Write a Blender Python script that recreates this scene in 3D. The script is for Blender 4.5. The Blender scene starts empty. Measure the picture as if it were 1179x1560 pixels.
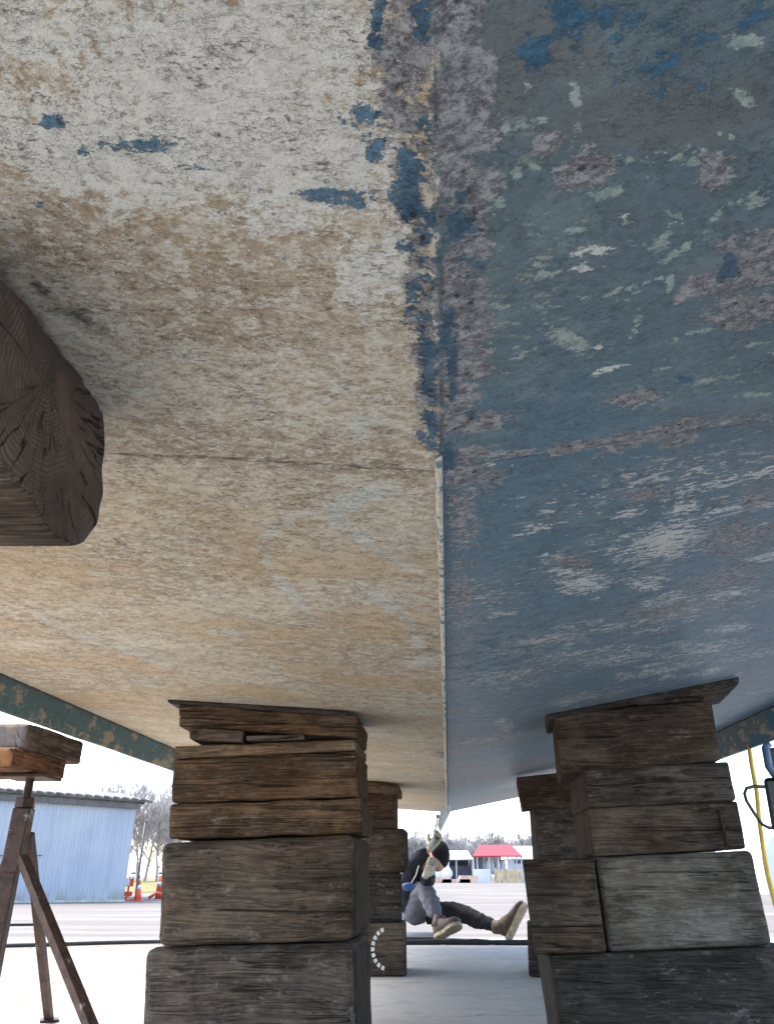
import bpy, bmesh, math, random
import numpy as np
from mathutils import Vector, Matrix, noise

# ------------------------------------------------------------ camera, world, sun, exposure
scene = bpy.context.scene
cam_d = bpy.data.cameras.new('camera'); cam = bpy.data.objects.new('camera', cam_d)
scene.collection.objects.link(cam); scene.camera = cam
cam.location = (0, 0, .45); cam.rotation_euler = (math.radians(90 + 26.2), 0, 0)
cam_d.sensor_fit = 'VERTICAL'; cam_d.sensor_height = 36; cam_d.lens = 26.0
cam_d.clip_start = .02; cam_d.clip_end = 2000
SUN_EL, SUN_AZ = math.radians(52), math.radians(-70)      # azimuth from +Y towards +X
world = bpy.data.worlds.new('World'); scene.world = world; world.use_nodes = True
wn = world.node_tree.nodes; wl = world.node_tree.links
bg = wn['Background']; sky = wn.new('ShaderNodeTexSky'); sky.sky_type = 'NISHITA'; sky.sun_disc = False
sky.sun_elevation = SUN_EL; sky.sun_rotation = SUN_AZ; sky.air_density = 1.0; sky.dust_density = 1.8; sky.ozone_density = .7
wl.new(sky.outputs[0], bg.inputs[0]); bg.inputs[1].default_value = .105
sun_d = bpy.data.lights.new('sun', 'SUN'); sun_d.energy = 1.5; sun_d.angle = math.radians(38); sun_d.color = (1, .94, .87)
sun = bpy.data.objects.new('sun', sun_d); scene.collection.objects.link(sun)
sd = Vector((math.sin(SUN_AZ) * math.cos(SUN_EL), math.cos(SUN_AZ) * math.cos(SUN_EL), math.sin(SUN_EL)))
sun.rotation_euler = sd.to_track_quat('Z', 'Y').to_euler()
scene.view_settings.view_transform = 'Standard'; scene.view_settings.look = 'None'
scene.view_settings.exposure = 2.88; scene.view_settings.gamma = 1
scene.cycles.max_bounces = 10; scene.cycles.diffuse_bounces = 6; scene.cycles.use_denoising = True
BLOCKS={
 'L1':((-0.393,2.2502,0.8739),((-0.2759,0.0634),(0.2748,0.0128),(0.2751,0.0),(-0.2739,0.0486)),0.34,0.0745),
 'L2':((-0.3571,2.2502,0.8428),((-0.2745,0.0767),(0.2718,0.0325),(0.2723,0.0),(-0.2696,0.0387)),0.3,0.0745),
 'L3':((-0.3568,2.2602,0.8138),((-0.2726,0.0683),(0.2716,0.0294),(0.27,0.0),(-0.269,0.0393)),0.28,0.0745),
 'L4':((-0.507,2.26,0.8035),((-0.085,0.0458),(0.0833,0.0337),(0.0825,0.0),(-0.0807,0.0103)),0.2,0.0745),
 'L4b':((-0.1734,2.27,0.8106),((-0.0857,0.0176),(0.0852,0.007),(0.0853,0.0),(-0.0848,0.002)),0.2,0.0745),
 'Ls':((-0.3297,2.25,0.808),((-0.0865,0.014),(0.0855,0.0161),(0.0862,0.0021),(-0.0853,0.0)),0.16,0.0745),
 'L5':((-0.3591,2.2502,0.7601),((-0.2739,0.0362),(0.2713,0.0479),(0.2718,0.0176),(-0.2692,0.0)),0.28,0.0745),
 'L6':((-0.3543,2.2502,0.6365),((-0.2791,0.1224),(0.2706,0.1399),(0.2728,0.0148),(-0.2644,0.0)),0.3,0.0745),
 'L7':((-0.3447,2.2502,0.5427),((-0.2796,0.0912),(0.2736,0.1059),(0.2784,0.0145),(-0.2724,0.0)),0.31,0.0745),
 'L8':((-0.3517,2.2303,0.2823),((-0.2795,0.2498),(0.2664,0.2701),(0.2693,0.0167),(-0.2561,0.0)),0.36,0.09),
 'L9':((-0.3522,2.2303,-0.021),((-0.289,0.2998),(0.2699,0.3156),(0.2831,0.0341),(-0.264,0.0)),0.36,0.09),
 'R1':((0.8296,2.436,0.9135),((-0.3111,0.0462),(0.3132,0.1221),(0.3079,0.0881),(-0.31,0.0)),0.3,0.19),
 'R1b':((1.0107,2.4246,0.9762),((-0.0667,0.0174),(0.0717,0.0227),(0.0599,0.0),(-0.065,0.0005)),0.14,0.0745),
 'R1c':((0.9242,2.4346,0.9505),((-0.1047,0.0198),(0.1081,0.024),(0.1042,0.0111),(-0.1076,0.0)),0.2,0.0745),
 'R2':((0.8003,2.4553,0.7439),((-0.2477,0.1946),(0.252,0.214),(0.2448,0.0307),(-0.249,0.0)),0.3,0.17),
 'R3a':((0.8498,2.4547,0.6386),((-0.2264,0.1165),(0.2256,0.135),(0.2291,0.0204),(-0.2283,0.0)),0.32,0.0745),
 'R3b':((0.8516,2.4547,0.5024),((-0.2301,0.1356),(0.2285,0.1553),(0.2272,0.0204),(-0.2256,0.0)),0.32,0.0745),
 'R4a':((0.5139,2.4347,0.2483),((-0.1104,0.2447),(0.0992,0.2485),(0.1066,0.0087),(-0.0953,0.0)),0.33,0.18),
 'R4b':((0.8582,2.4347,0.2529),((-0.2345,0.2477),(0.2291,0.2654),(0.2343,0.0211),(-0.2289,0.0)),0.34,0.0745),
 'R5':((0.8054,2.4248,0.0153),((-0.3463,0.2308),(0.3407,0.2567),(0.331,0.0345),(-0.3253,0.0)),0.36,0.0745),
 'F1':((-0.0812,4.3364,0.8506),((-0.1477,0.0875),(0.1462,0.0501),(0.1477,0.0),(-0.1461,0.0219)),0.3,0.0745),
 'F2':((-0.1029,4.3564,0.6824),((-0.1435,0.1738),(0.1457,0.1752),(0.1458,0.0005),(-0.148,0.0)),0.3,0.0745),
 'F3':((-0.0952,4.3364,0.4668),((-0.2079,0.2142),(0.207,0.2154),(0.2105,0.0),(-0.2096,0.0)),0.32,0.02),
 'F4':((-0.0981,4.3564,0.2321),((-0.181,0.2339),(0.177,0.234),(0.1775,0.0),(-0.1736,0.0005)),0.4,-0.03),
 'F5':((-0.1007,4.3164,0.003),((-0.2032,0.2297),(0.1988,0.2301),(0.1994,0.0008),(-0.195,0.0)),0.4,0.02),
 'G1':((0.9801,4.2549,0.7788),((-0.2729,0.1596),(0.2675,0.2013),(0.259,0.0457),(-0.2536,0.0)),0.3,0.15),
 'G2':((1.041,4.2646,0.5206),((-0.2457,0.2835),(0.2552,0.3065),(0.2388,0.0194),(-0.2483,0.0)),0.3,0.0745),
 'G3':((0.9999,4.2746,0.237),((-0.2549,0.2837),(0.2579,0.3031),(0.2401,0.0122),(-0.2431,0.0)),0.3,0.0745),
 'G4':((0.9645,4.255,0.02),((-0.2555,0.2147),(0.2655,0.2313),(0.2563,0.0103),(-0.2663,0.0)),0.3,0.16),
}
PAINT=[
 ('W',-0.1242,0.2678,11.11,3.21,-0.46,16.56,1.0),
 ('W',-0.2275,0.3095,15.05,7.07,-0.56,27.3,0.95),
 ('W',-0.0778,0.3125,18.38,3.16,-0.39,19.09,1.0),
 ('W',-0.1526,0.3208,10.37,3.26,-0.75,39.96,1.0),
 ('W',-0.217,0.2382,20.0,10.45,-1.48,45.69,0.8),
 ('W',-0.0512,0.4218,31.3,-5.11,8.51,17.73,0.72),
 ('W',-0.0303,0.4084,82.25,5.45,-0.1,25.13,0.9),
 ('W',-0.1099,0.3645,17.91,3.82,-0.5,43.07,0.7),
 ('W',-0.1931,0.3464,17.89,6.69,-0.65,45.08,0.72),
 ('T',-0.1757,0.2395,29.38,12.51,-1.49,46.01,0.9),
 ('T',-0.2737,0.3289,28.95,33.83,-48.29,33.87,1.0),
 ('T',-0.1608,0.3946,10.19,5.04,-7.55,19.1,0.85),
 ('T',-0.0694,0.243,92.09,16.61,-1.3,40.16,0.5),
 ('T',-0.2641,0.3874,13.48,9.19,-7.39,17.93,0.85),
 ('T',-0.1706,0.4671,14.73,5.78,-6.09,22.47,0.8),
 ('T',-0.0556,0.4664,31.05,3.06,0.12,20.86,0.5),
 ('T',-0.5506,1.0683,4.07,2.12,-4.42,7.25,0.9),
 ('T',-0.1804,0.6948,5.19,1.29,-2.14,22.23,0.85),
 ('T',-0.2315,1.644,5.09,0.88,-1.38,2.45,0.7),
 ('T',-0.331,1.0191,7.75,3.21,-5.01,4.29,0.7),
 ('T',-0.8856,1.7111,3.78,2.13,-7.01,1.48,0.85),
 ('T',-0.163,0.8075,17.19,-1.54,9.07,8.24,0.5),
 ('T',-1.0789,1.961,4.15,2.44,-8.54,0.88,0.7),
 ('B',-0.0422,0.2907,97.36,10.39,-2.81,115.57,1),
 ('B',-0.0361,0.3111,203.2,18.38,-2.02,97.03,0.9),
 ('B',-0.0396,0.3041,112.19,11.06,-4.83,219.23,0.7),
 ('B',-0.0681,0.3466,46.89,8.07,-8.14,141.56,1),
 ('B',-0.0509,0.3512,140.61,15.57,-2.12,152.44,0.9),
 ('B',-0.0834,0.3453,89.78,15.45,-3.93,265.02,0.7),
 ('B',-0.2325,0.2883,106.44,53.25,-5.9,246.51,0.9),
 ('B',-0.2485,0.2902,104.16,37.81,50.23,339.1,0.6),
 ('B',-0.189,0.3064,48.06,19.01,-3.15,149.38,0.66),
 ('B',-0.2271,0.3085,56.25,30.93,-29.92,244.37,0.55),
 ('B',-0.1493,0.3244,50.32,17.69,-25.77,322.35,0.6),
 ('B',-0.2759,0.3509,68.31,69.46,-116.94,107.89,0.55),
 ('B',-0.005,0.2348,181.58,6.2,-2.54,74.48,0.8),
 ('B',-0.0271,0.2307,181.27,15.66,-2.09,60.28,0.6),
 ('B',-0.0144,0.3259,102.74,-26.79,26.1,64.74,1),
 ('B',-0.0135,0.3544,162.13,6.83,-0.82,60.76,0.9),
 ('B',-0.021,0.3462,143.56,8.12,-1.39,93.76,0.8),
 ('B',-0.02,0.3955,175.7,8.81,-0.72,112.64,0.8),
 ('B',-0.0108,0.4052,208.17,7.11,-0.36,76.47,0.7),
 ('B',-0.0172,0.4433,139.58,5.88,0.11,61.42,0.9),
 ('B',0.0177,0.381,90.12,-1.24,-13.52,64.4,0.95),
 ('B',0.0255,0.4141,78.68,-2.02,-20.78,93.86,0.7),
 ('B',-0.0083,0.536,142.77,3.51,0.37,20.65,1),
 ('B',-0.0084,0.6222,117.96,2.61,0.6,18.36,0.95),
 ('B',0.014,0.5396,212.09,-1.21,-4.6,17.14,0.8),
 ('B',0.0082,0.4843,183.44,0.42,-7.46,30.01,0.7),
 ('B',0.0077,0.7037,99.08,0.23,-11.33,34.29,0.8),
 ('B',0.0564,0.2616,123.47,-53.83,23.44,111.01,0.9),
 ('B',0.0738,0.2432,110.83,-35.39,0.75,56.66,0.75),
 ('B',0.0951,0.2535,173.78,-32.95,-15.1,94.61,0.8),
 ('B',0.1098,0.263,45.39,-9.88,-7.39,45.6,0.5),
 ('B',0.1808,0.2618,56.21,-67.91,80.94,63.63,0.7),
 ('B',0.13,0.2776,26.41,-6.69,-7.16,43.15,0.5),
 ('B',0.2342,0.464,68.77,-57.53,54.58,35.71,0.9),
 ('B',0.2466,0.6216,109.24,-31.65,-31.16,112.73,0.9),
 ('B',0.0995,1.6075,5.76,-0.29,-1.95,2.92,0.4),
 ('B',-0.009,0.2485,140.54,5.92,-6.34,199.67,0.6),
 ('B',-0.0063,0.273,333.55,11.39,-1.73,62.83,0.5),
 ('G',-0.0128,0.252,73.27,3.68,-1.43,45.82,1),
 ('G',-0.0223,0.2869,98.98,6.56,-1.48,59.01,0.8),
 ('G',-0.0036,0.3141,81.93,2.14,-1.09,53.18,0.6),
 ('G',0.0159,0.2478,82.69,-1.13,-6.54,40.41,1),
 ('G',0.0253,0.2639,113.06,-3.81,-8.84,52.85,0.9),
 ('G',0.0164,0.2862,65.54,-11.28,0.69,47.08,1),
 ('G',0.0167,0.308,55.74,-9.21,0.98,63.38,1),
 ('G',0.0193,0.3399,62.09,-9.95,0.99,59.56,1),
 ('G',0.037,0.3512,72.04,-34.52,45.53,87.06,0.8),
 ('G',0.0273,0.3629,62.04,-1.94,-25.93,127.95,0.8),
 ('G',0.0324,0.4026,86.89,-3.28,-16.95,78.19,0.8),
 ('G',0.0186,0.4476,57.78,-7.65,0.73,36.7,0.9),
 ('G',0.0274,0.4891,60.74,-1.56,-8.71,35.05,0.95),
 ('G',0.04,0.5275,85.87,-21.73,40.79,122.98,0.9),
 ('G',0.0229,0.5469,42.55,-5.12,1.61,70.8,0.9),
 ('G',0.0205,0.5823,53.46,-0.73,-10.04,35.42,0.8),
 ('G',0.038,0.6395,36.03,-3.85,-2.56,60.7,0.95),
 ('G',0.04,0.6999,46.93,-3.59,-11.69,76.97,0.9),
 ('G',-0.0078,0.3832,180.21,5.43,-0.54,63.4,0.8),
 ('G',-0.0085,0.4584,174.11,4.83,0.22,49.68,0.7),
 ('G',-0.0085,0.4993,150.24,3.93,0.73,63.56,0.6),
 ('G',0.03,0.5905,88.17,-2.27,-25.85,90.48,0.9),
 ('G',0.0769,0.3214,64.79,-43.44,66.45,97.71,1),
 ('G',0.0999,0.3478,63.53,-28.38,16.73,65.18,1),
 ('G',0.1907,0.3663,69.18,-62.6,52.42,44.37,1),
 ('G',0.2246,0.4804,37.57,-22.62,36.37,67.04,1),
 ('G',0.2569,0.4655,37.66,-22.75,10.53,31.15,1),
 ('G',0.2683,0.527,35.06,-16.23,1.06,47.15,0.9),
 ('G',0.1952,0.6401,39.66,-14.2,16.83,81.43,0.95),
 ('G',0.2234,0.6458,83.35,-24.94,-18.63,134.64,0.9),
 ('G',0.2647,0.7221,34.37,-13.52,10.32,55.1,1),
 ('G',0.2139,0.7244,30.47,-10.27,12.58,67.74,0.9),
 ('G',0.2804,0.7512,44.42,-17.67,15.7,81.05,0.9),
 ('G',0.1552,0.7257,29.82,-7.65,10.86,104.7,0.8),
 ('G',0.1971,0.7511,44.55,-12.39,2.77,100.86,0.7),
 ('G',0.0497,0.7608,43.49,-1.81,-10.67,30.76,0.6),
 ('G',0.0389,0.7852,42.4,-1.26,-14.87,41.62,0.5),
 ('G',0.0289,0.8851,44.4,-0.79,-3.16,7.97,0.66),
 ('G',0.0281,1.1421,46.63,-0.64,-2.58,5.19,0.62),
 ('G',0.0339,1.5639,39.37,-0.54,-1.99,3.0,0.6),
 ('G',0.0226,0.7388,44.51,-0.61,-7.28,21.28,0.8),
 ('G',0.2717,0.8876,29.18,-9.5,5.45,44.74,0.7),
 ('G',0.4668,1.1105,16.13,-6.77,1.83,12.47,0.72),
 ('G',0.4419,0.9604,18.16,-8.57,5.39,17.87,0.6),
 ('G',0.4621,1.4801,6.29,-1.98,0.34,10.55,0.55),
 ('G',0.2025,1.0905,31.75,-3.79,-20.37,30.76,0.7),
 ('G',0.5279,1.3196,11.91,-4.79,2.05,12.23,0.66),
 ('G',0.3395,4.039,2.98,-0.29,0.74,2.84,0.6),
 ('G',0.4918,5.989,2.26,-0.21,0.28,1.6,0.6),
 ('G',0.2054,2.9712,6.62,-0.49,-4.46,7.01,0.5),
 ('G',0.0955,0.7179,18.35,-3.17,0.63,93.56,0.62),
 ('G',0.1756,0.7165,22.02,-5.87,3.2,93.04,0.62),
 ('G',0.2488,0.7171,22.15,-7.27,-4.52,95.19,0.62),
 ('G',0.3302,0.7216,18.54,-7.66,-5.58,95.03,0.62),
 ('G',-0.0075,0.2281,131.7,-62.1,52.75,121.07,0.8089645011589758),
 ('G',0.019,0.2346,167.98,-89.6,48.9,133.71,0.8946923659410773),
 ('G',-0.0054,0.2368,238.59,75.22,-46.02,151.97,0.7403163007325757),
 ('G',0.0152,0.2428,177.42,-28.13,-2.64,172.06,0.9749036115425656),
 ('G',-0.0064,0.2457,212.35,93.36,-48.82,112.01,0.7661083821631409),
 ('G',0.0102,0.2511,176.1,-19.15,-5.99,113.0,0.7646443507674197),
 ('G',-0.0047,0.2551,112.38,-53.3,75.77,152.49,0.7387282141047837),
 ('G',0.0167,0.2617,137.49,-49.75,21.71,97.78,0.9899692936951586),
 ('G',-0.0054,0.2649,178.11,68.82,-58.73,141.6,0.6009956683392389),
 ('G',0.0095,0.2705,124.87,-0.13,-20.28,120.27,0.9033802748643074),
 ('G',-0.01,0.2749,184.9,11.25,-5.16,106.04,0.6605275870462555),
 ('G',0.0146,0.2818,86.68,-42.36,61.66,144.09,0.7068596689758162),
 ('G',-0.0066,0.2856,114.5,-28.55,58.24,187.87,0.6781645665446512),
 ('G',0.0159,0.2929,159.65,-15.61,-11.82,159.18,0.9865539698773499),
 ('G',-0.0114,0.2967,111.39,-44.63,43.36,83.32,0.6705336345685542),
 ('G',0.0132,0.3037,98.88,-5.62,-11.34,95.42,0.924519416945399),
 ('G',-0.0062,0.3084,101.55,-41.21,85.97,157.92,0.5819129524601191),
 ('G',0.0131,0.3156,91.52,-14.52,1.66,83.53,0.9772592858283372),
 ('G',-0.0085,0.3206,158.05,53.35,-51.12,117.16,0.5773686812772008),
 ('G',0.0106,0.3277,84.74,-6.16,-7.12,77.82,0.7145656490645368),
 ('G',-0.0045,0.3335,129.89,34.18,-38.19,106.43,0.7578860772426539),
 ('G',0.0199,0.3426,96.16,-4.12,-16.21,100.8,0.9748208045325972),
 ('G',-0.0136,0.3469,125.4,47.21,-37.65,71.54,0.8060825481818368),
 ('G',0.022,0.3568,83.18,-5.54,-10.25,77.65,0.8303665571801311),
 ('G',-0.0126,0.3611,102.62,8.12,-8.18,109.97,0.8997549818243138),
 ('G',0.0209,0.3712,66.12,-14.31,10.82,85.79,0.9188515059300562),
 ('G',-0.0095,0.376,144.51,48.29,-45.71,87.71,0.6819502617248837),
 ('G',0.0232,0.387,64.85,-14.2,10.09,73.17,0.8015436280819481),
 ('G',-0.0136,0.3918,143.01,-37.78,34.33,65.97,0.676464181557954),
 ('G',0.0205,0.4026,69.31,-18.88,17.54,64.99,0.9278916209318468),
 ('G',-0.0109,0.4085,104.22,4.7,-2.34,94.88,0.8194116156051667),
 ('G',0.0193,0.4195,94.96,-24.46,14.44,54.36,0.8741982479061677),
 ('G',-0.0149,0.4261,111.98,-10.02,23.06,91.48,0.712028646104703),
 ('G',0.0216,0.4381,72.1,-10.4,1.78,57.64,0.8932189218973707),
 ('G',-0.007,0.4448,84.78,-19.71,40.84,75.71,0.8544689383614064),
 ('G',0.0198,0.4569,57.34,-11.29,8.36,49.18,0.8588020242308188),
 ('G',-0.0137,0.4646,87.21,4.48,-1.52,50.33,0.7919989546954099),
 ('G',0.0207,0.4775,62.45,-17.71,28.63,69.54,0.8742535900692385),
 ('G',-0.008,0.4857,110.78,-18.38,25.67,55.72,0.7729033339377278),
 ('G',0.021,0.4994,109.97,-17.72,7.96,70.15,0.8950351190136583),
 ('G',-0.0136,0.5082,80.78,28.9,-38.76,46.17,0.715054926595956),
 ('G',0.0123,0.5203,104.0,-10.92,0.55,68.47,0.7544641639649761),
 ('G',-0.0142,0.5323,162.65,17.74,-10.65,55.48,0.7641278827577229),
 ('G',0.0193,0.5469,82.85,-1.08,-10.98,40.68,0.821612724554777),
 ('G',-0.0133,0.558,98.79,-17.98,42.96,68.47,0.6808578795755635),
 ('G',0.0087,0.5705,60.53,-9.77,13.49,59.98,0.8018119937578653),
 ('G',-0.0094,0.5854,68.38,4.95,-4.77,38.33,0.8345464475257103),
 ('G',0.0211,0.6025,69.14,-12.79,15.12,52.6,0.8691577415399953),
 ('G',-0.0042,0.6149,65.14,6.67,-10.44,40.31,0.86271344968364),
 ('G',0.0079,0.6292,84.31,-14.2,11.78,37.26,0.7422101452770228),
 ('B',-0.0038,0.2916,151.95,4.22,-4.52,185.99,0.6510893277215819),
 ('B',0.011,0.2937,233.44,-0.58,-26.37,147.48,0.4829231868264231),
 ('B',-0.0005,0.3049,145.71,2.98,-16.44,145.41,0.5909386289071975),
 ('B',0.0245,0.3094,190.49,-5.53,-39.55,215.45,0.46170339197525095),
 ('B',-0.0003,0.3189,187.88,3.66,-26.51,182.24,0.6669274949157329),
 ('B',0.0092,0.3206,169.9,0.2,-37.64,199.58,0.45258608470851014),
 ('B',-0.0026,0.3335,145.62,3.38,-4.13,241.96,0.6863976280846475),
 ('B',0.012,0.3359,135.2,-0.56,-27.6,142.29,0.4359810637052475),
 ('B',-0.0085,0.3491,240.52,8.03,-1.35,93.67,0.6026158893279164),
 ('B',0.0185,0.3529,178.39,-2.84,-29.69,148.7,0.5613488034027139),
 ('B',-0.0032,0.3657,243.25,5.6,-1.18,102.45,0.6052414156408727),
 ('B',0.0173,0.3693,194.33,-2.58,-40.01,194.51,0.5354536277004744),
 ('B',-0.0067,0.3832,186.32,5.28,-0.83,97.32,0.7067816439745416),
 ('B',0.0073,0.3848,204.13,0.86,-33.08,155.95,0.6708006269310431),
 ('B',-0.0017,0.402,156.04,2.98,-1.0,189.43,0.7724339327412536),
 ('B',0.0155,0.4054,150.86,-1.44,-25.78,117.73,0.5712823709629666),
 ('B',-0.007,0.4219,118.5,3.2,-0.21,114.75,0.6371529917330657),
 ('B',0.0251,0.4276,200.87,-4.92,-36.29,160.33,0.6405082390857402),
 ('B',-0.0128,0.4433,119.61,4.21,0.15,82.79,0.6514870353321687),
 ('B',0.0127,0.4462,122.93,-0.56,-20.91,89.3,0.39993946222891874),
 ('B',-0.0076,0.4662,140.34,3.67,0.53,90.3,0.615757952170675),
 ('B',0.0097,0.4685,135.53,0.01,-21.63,89.17,0.37394675952510525),
 ('B',-0.0114,0.4908,112.59,3.47,0.67,66.99,0.7322604919206959),
 ('B',0.0066,0.4923,119.08,0.55,-18.68,74.23,0.6994170672583611),
 ('B',-0.0049,0.5171,207.33,4.26,0.88,60.11,0.5767312382541181),
 ('B',0.0222,0.5229,99.09,-1.71,-21.52,82.31,0.3971190612608088),
 ('B',-0.0115,0.5458,98.31,2.81,2.01,102.58,0.7137141787622133),
 ('B',0.0166,0.5501,174.04,-1.58,-22.27,81.87,0.3652470100255971),
 ('B',-0.0149,0.5769,137.38,4.38,2.6,104.41,0.5201464358708722),
 ('B',0.0213,0.5825,103.95,-1.53,-17.66,62.26,0.397016505550512),
 ('B',-0.0102,0.6104,139.52,3.45,1.72,55.95,0.6713529167599306),
 ('B',0.0323,0.6197,130.33,-3.59,-38.03,128.38,0.5940536976095548),
 ('B',-0.0156,0.6473,103.77,3.12,2.05,55.25,0.8186478892690675),
 ('B',0.0217,0.6535,103.41,-1.45,-27.76,89.56,0.5430863546764202),
 ('G',0.0202,0.7538,53.22,-4.01,-3.29,67.01,0.49013425515896564),
 ('G',0.0202,0.7906,73.55,-5.34,-2.79,54.24,0.5037961165558907),
 ('G',0.031,0.8344,53.12,-4.24,-4.31,79.6,0.6503859647421827),
 ('G',0.0179,0.8725,94.7,-6.14,-2.85,50.36,0.5215755285095843),
 ('G',0.0367,0.927,57.42,-4.5,-3.31,54.94,0.688939074868044),
 ('G',0.0172,0.9701,44.26,-2.6,-4.05,63.94,0.49524031865139195),
 ('G',0.0413,1.037,43.41,-3.26,-3.35,49.29,0.4848233321691538),
 ('G',0.0434,1.1003,41.86,-3.06,-2.17,29.96,0.4919295669380342),
 ('G',0.0353,1.1651,54.37,-3.45,-3.1,40.03,0.5499795241591483),
 ('G',0.0364,1.242,51.8,-3.15,-2.67,31.95,0.4909276211024579),
 ('G',0.0449,1.3324,36.03,-2.27,-1.97,21.72,0.58001834965031),
 ('G',0.0479,1.4308,38.19,-2.32,-2.15,21.71,0.6219775361155291),
 ('G',0.0464,1.5397,40.67,-2.29,-3.01,27.67,0.45994967710899204),
 ('G',0.0281,1.6524,63.4,-2.72,-1.69,14.15,0.594297620641993),
 ('G',0.0531,1.8156,62.79,-3.25,-2.07,15.35,0.7169330655066799),
 ('G',0.0503,1.9835,31.23,-1.45,-1.99,13.11,0.4799245346894903),
 ('G',0.0309,2.1671,40.59,-1.4,-2.04,11.87,0.5656972442617636),
 ('G',0.0734,2.4511,36.61,-1.72,-2.13,10.36,0.5332294974142892),
 ('G',0.0361,2.7086,27.64,-0.83,-2.08,8.72,0.5946107780106922),
 ('G',0.0306,3.0725,13.57,-0.34,-1.79,6.2,0.7313826152508565),
 ('G',0.0866,3.6381,14.03,-0.5,-1.57,4.18,0.733621312281421),
 ('G',0.0459,4.2225,12.23,-0.27,-1.71,3.58,0.6523396236597352),
 ('G',0.1253,5.3267,17.22,-0.55,-1.73,2.45,0.4574790974886419),
 ('M',0.0526,0.3033,84.45,-20.14,2.1,137.06,0.9),
 ('M',0.0856,0.2921,324.19,-101.0,1.43,95.57,1),
 ('M',0.1779,0.2741,100.58,-27.5,-55.33,228.77,0.8),
 ('M',0.19,0.3102,218.48,-299.99,89.74,30.32,1),
 ('M',0.0545,0.2806,327.55,-30.68,-53.31,311.01,0.9),
 ('M',0.0857,0.2733,443.77,-71.72,-54.19,324.38,0.9),
 ('M',0.1162,0.3423,48.72,-11.72,-51.09,393.31,1),
 ('M',0.1297,0.3449,38.53,-8.54,-62.63,330.65,0.7),
 ('M',0.0593,0.3325,77.26,34.23,-252.36,310.92,1),
 ('M',0.0545,0.3401,291.17,-24.25,-27.05,140.43,0.9),
 ('M',0.1658,0.3427,97.76,-35.26,-43.43,489.77,1),
 ('M',0.1762,0.3557,61.86,-14.23,-112.97,397.97,0.9),
 ('M',0.1175,0.3715,82.58,-43.71,60.63,144.92,1),
 ('M',0.1412,0.4008,104.74,-23.04,-85.11,408.84,1),
 ('M',0.1037,0.3991,95.44,-15.05,-68.25,324.68,0.9),
 ('M',0.1718,0.423,198.18,38.8,-64.73,79.73,1),
 ('M',0.1748,0.4017,115.63,1.35,-172.54,291.26,0.9),
 ('M',0.2041,0.4234,504.95,-158.33,-23.45,110.81,0.9),
 ('M',0.2066,0.4083,56.74,-54.34,306.56,169.27,0.7),
 ('M',0.1862,0.4394,69.07,-49.53,173.39,177.33,1),
 ('M',0.1906,0.4726,357.86,-53.62,-34.68,77.37,1),
 ('M',0.0848,0.4411,82.75,-19.64,5.32,269.02,1),
 ('M',0.0757,0.4273,91.09,-9.63,-65.14,293.01,0.7),
 ('M',0.0917,0.4763,61.93,-7.54,-50.35,211.0,0.8),
 ('M',0.0481,0.4683,78.31,-4.52,-61.11,255.41,0.9),
 ('M',0.1476,0.474,47.01,-17.68,37.97,231.26,0.8),
 ('M',0.1703,0.4679,46.86,-22.1,89.1,274.56,0.5),
 ('M',0.1735,0.5167,310.11,3.55,-43.4,61.33,1),
 ('M',0.2161,0.547,561.04,-155.79,-27.39,108.16,0.9),
 ('M',0.2397,0.5465,65.46,-23.65,-25.26,208.39,0.9),
 ('M',0.1184,0.5294,40.07,6.39,-70.13,78.82,0.75),
 ('M',0.073,0.5409,64.88,-19.02,32.05,93.39,0.6),
 ('M',0.1566,0.5466,56.68,-14.13,-31.54,256.98,0.6),
 ('M',0.1332,0.4985,44.78,-17.8,56.74,170.31,0.4),
 ('M',0.2999,0.5807,62.6,-26.47,-30.23,240.23,0.8),
 ('M',0.2725,0.631,30.64,-12.55,3.97,158.41,0.8),
 ('M',0.3339,0.6715,48.57,-20.29,-27.18,193.43,0.7),
 ('M',0.0443,0.3635,223.14,-13.77,-22.67,112.38,0.8),
 ('M',0.0175,0.3693,551.9,-7.57,-11.96,58.14,0.6),
 ('M',0.2307,0.3953,70.23,-44.35,33.39,112.01,0.6),
 ('M',0.0966,0.2818,130.79,-23.75,-26.61,157.1,0.5),
 ('M',-0.0002,0.3492,458.17,8.33,-13.19,77.43,0.8),
 ('M',0.0836,0.3314,565.54,-212.14,154.35,984.35,0.8480860130144545),
 ('M',0.0864,0.3313,570.0,-151.64,-19.6,1040.44,0.8480860130144545),
 ('M',0.0893,0.3316,563.02,-88.12,-193.14,1076.59,0.8480860130144545),
 ('M',0.1752,0.5687,37.3,146.98,-906.86,348.02,0.5682600575380785),
 ('M',0.1801,0.5779,159.46,78.53,-742.1,519.38,0.5682600575380785),
 ('M',0.1864,0.5846,244.59,-5.54,-419.9,571.62,0.5682600575380785),
 ('M',0.2115,0.4382,104.42,-233.45,634.55,-108.72,0.6210985412421643),
 ('M',0.209,0.4306,-23.46,-195.88,684.41,-331.51,0.6210985412421643),
 ('M',0.2044,0.4234,-149.86,-119.62,603.36,-498.21,0.6210985412421643),
 ('M',0.1909,0.3549,407.76,-169.54,-53.61,842.12,0.6722415874433747),
 ('M',0.1952,0.3562,359.16,-15.64,-490.45,945.52,0.6722415874433747),
 ('M',0.1996,0.3594,241.74,140.01,-829.24,869.03,0.6722415874433747),
 ('M',0.0968,0.3309,162.01,188.85,-963.65,733.28,0.8280802756113289),
 ('M',0.1001,0.3364,65.02,241.56,-1072.09,500.52,0.8280802756113289),
 ('M',0.1021,0.3424,-36.17,269.86,-1074.9,227.59,0.8280802756113289),
 ('M',0.1873,0.355,114.16,348.47,-842.89,527.56,0.6959620090347096),
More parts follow.
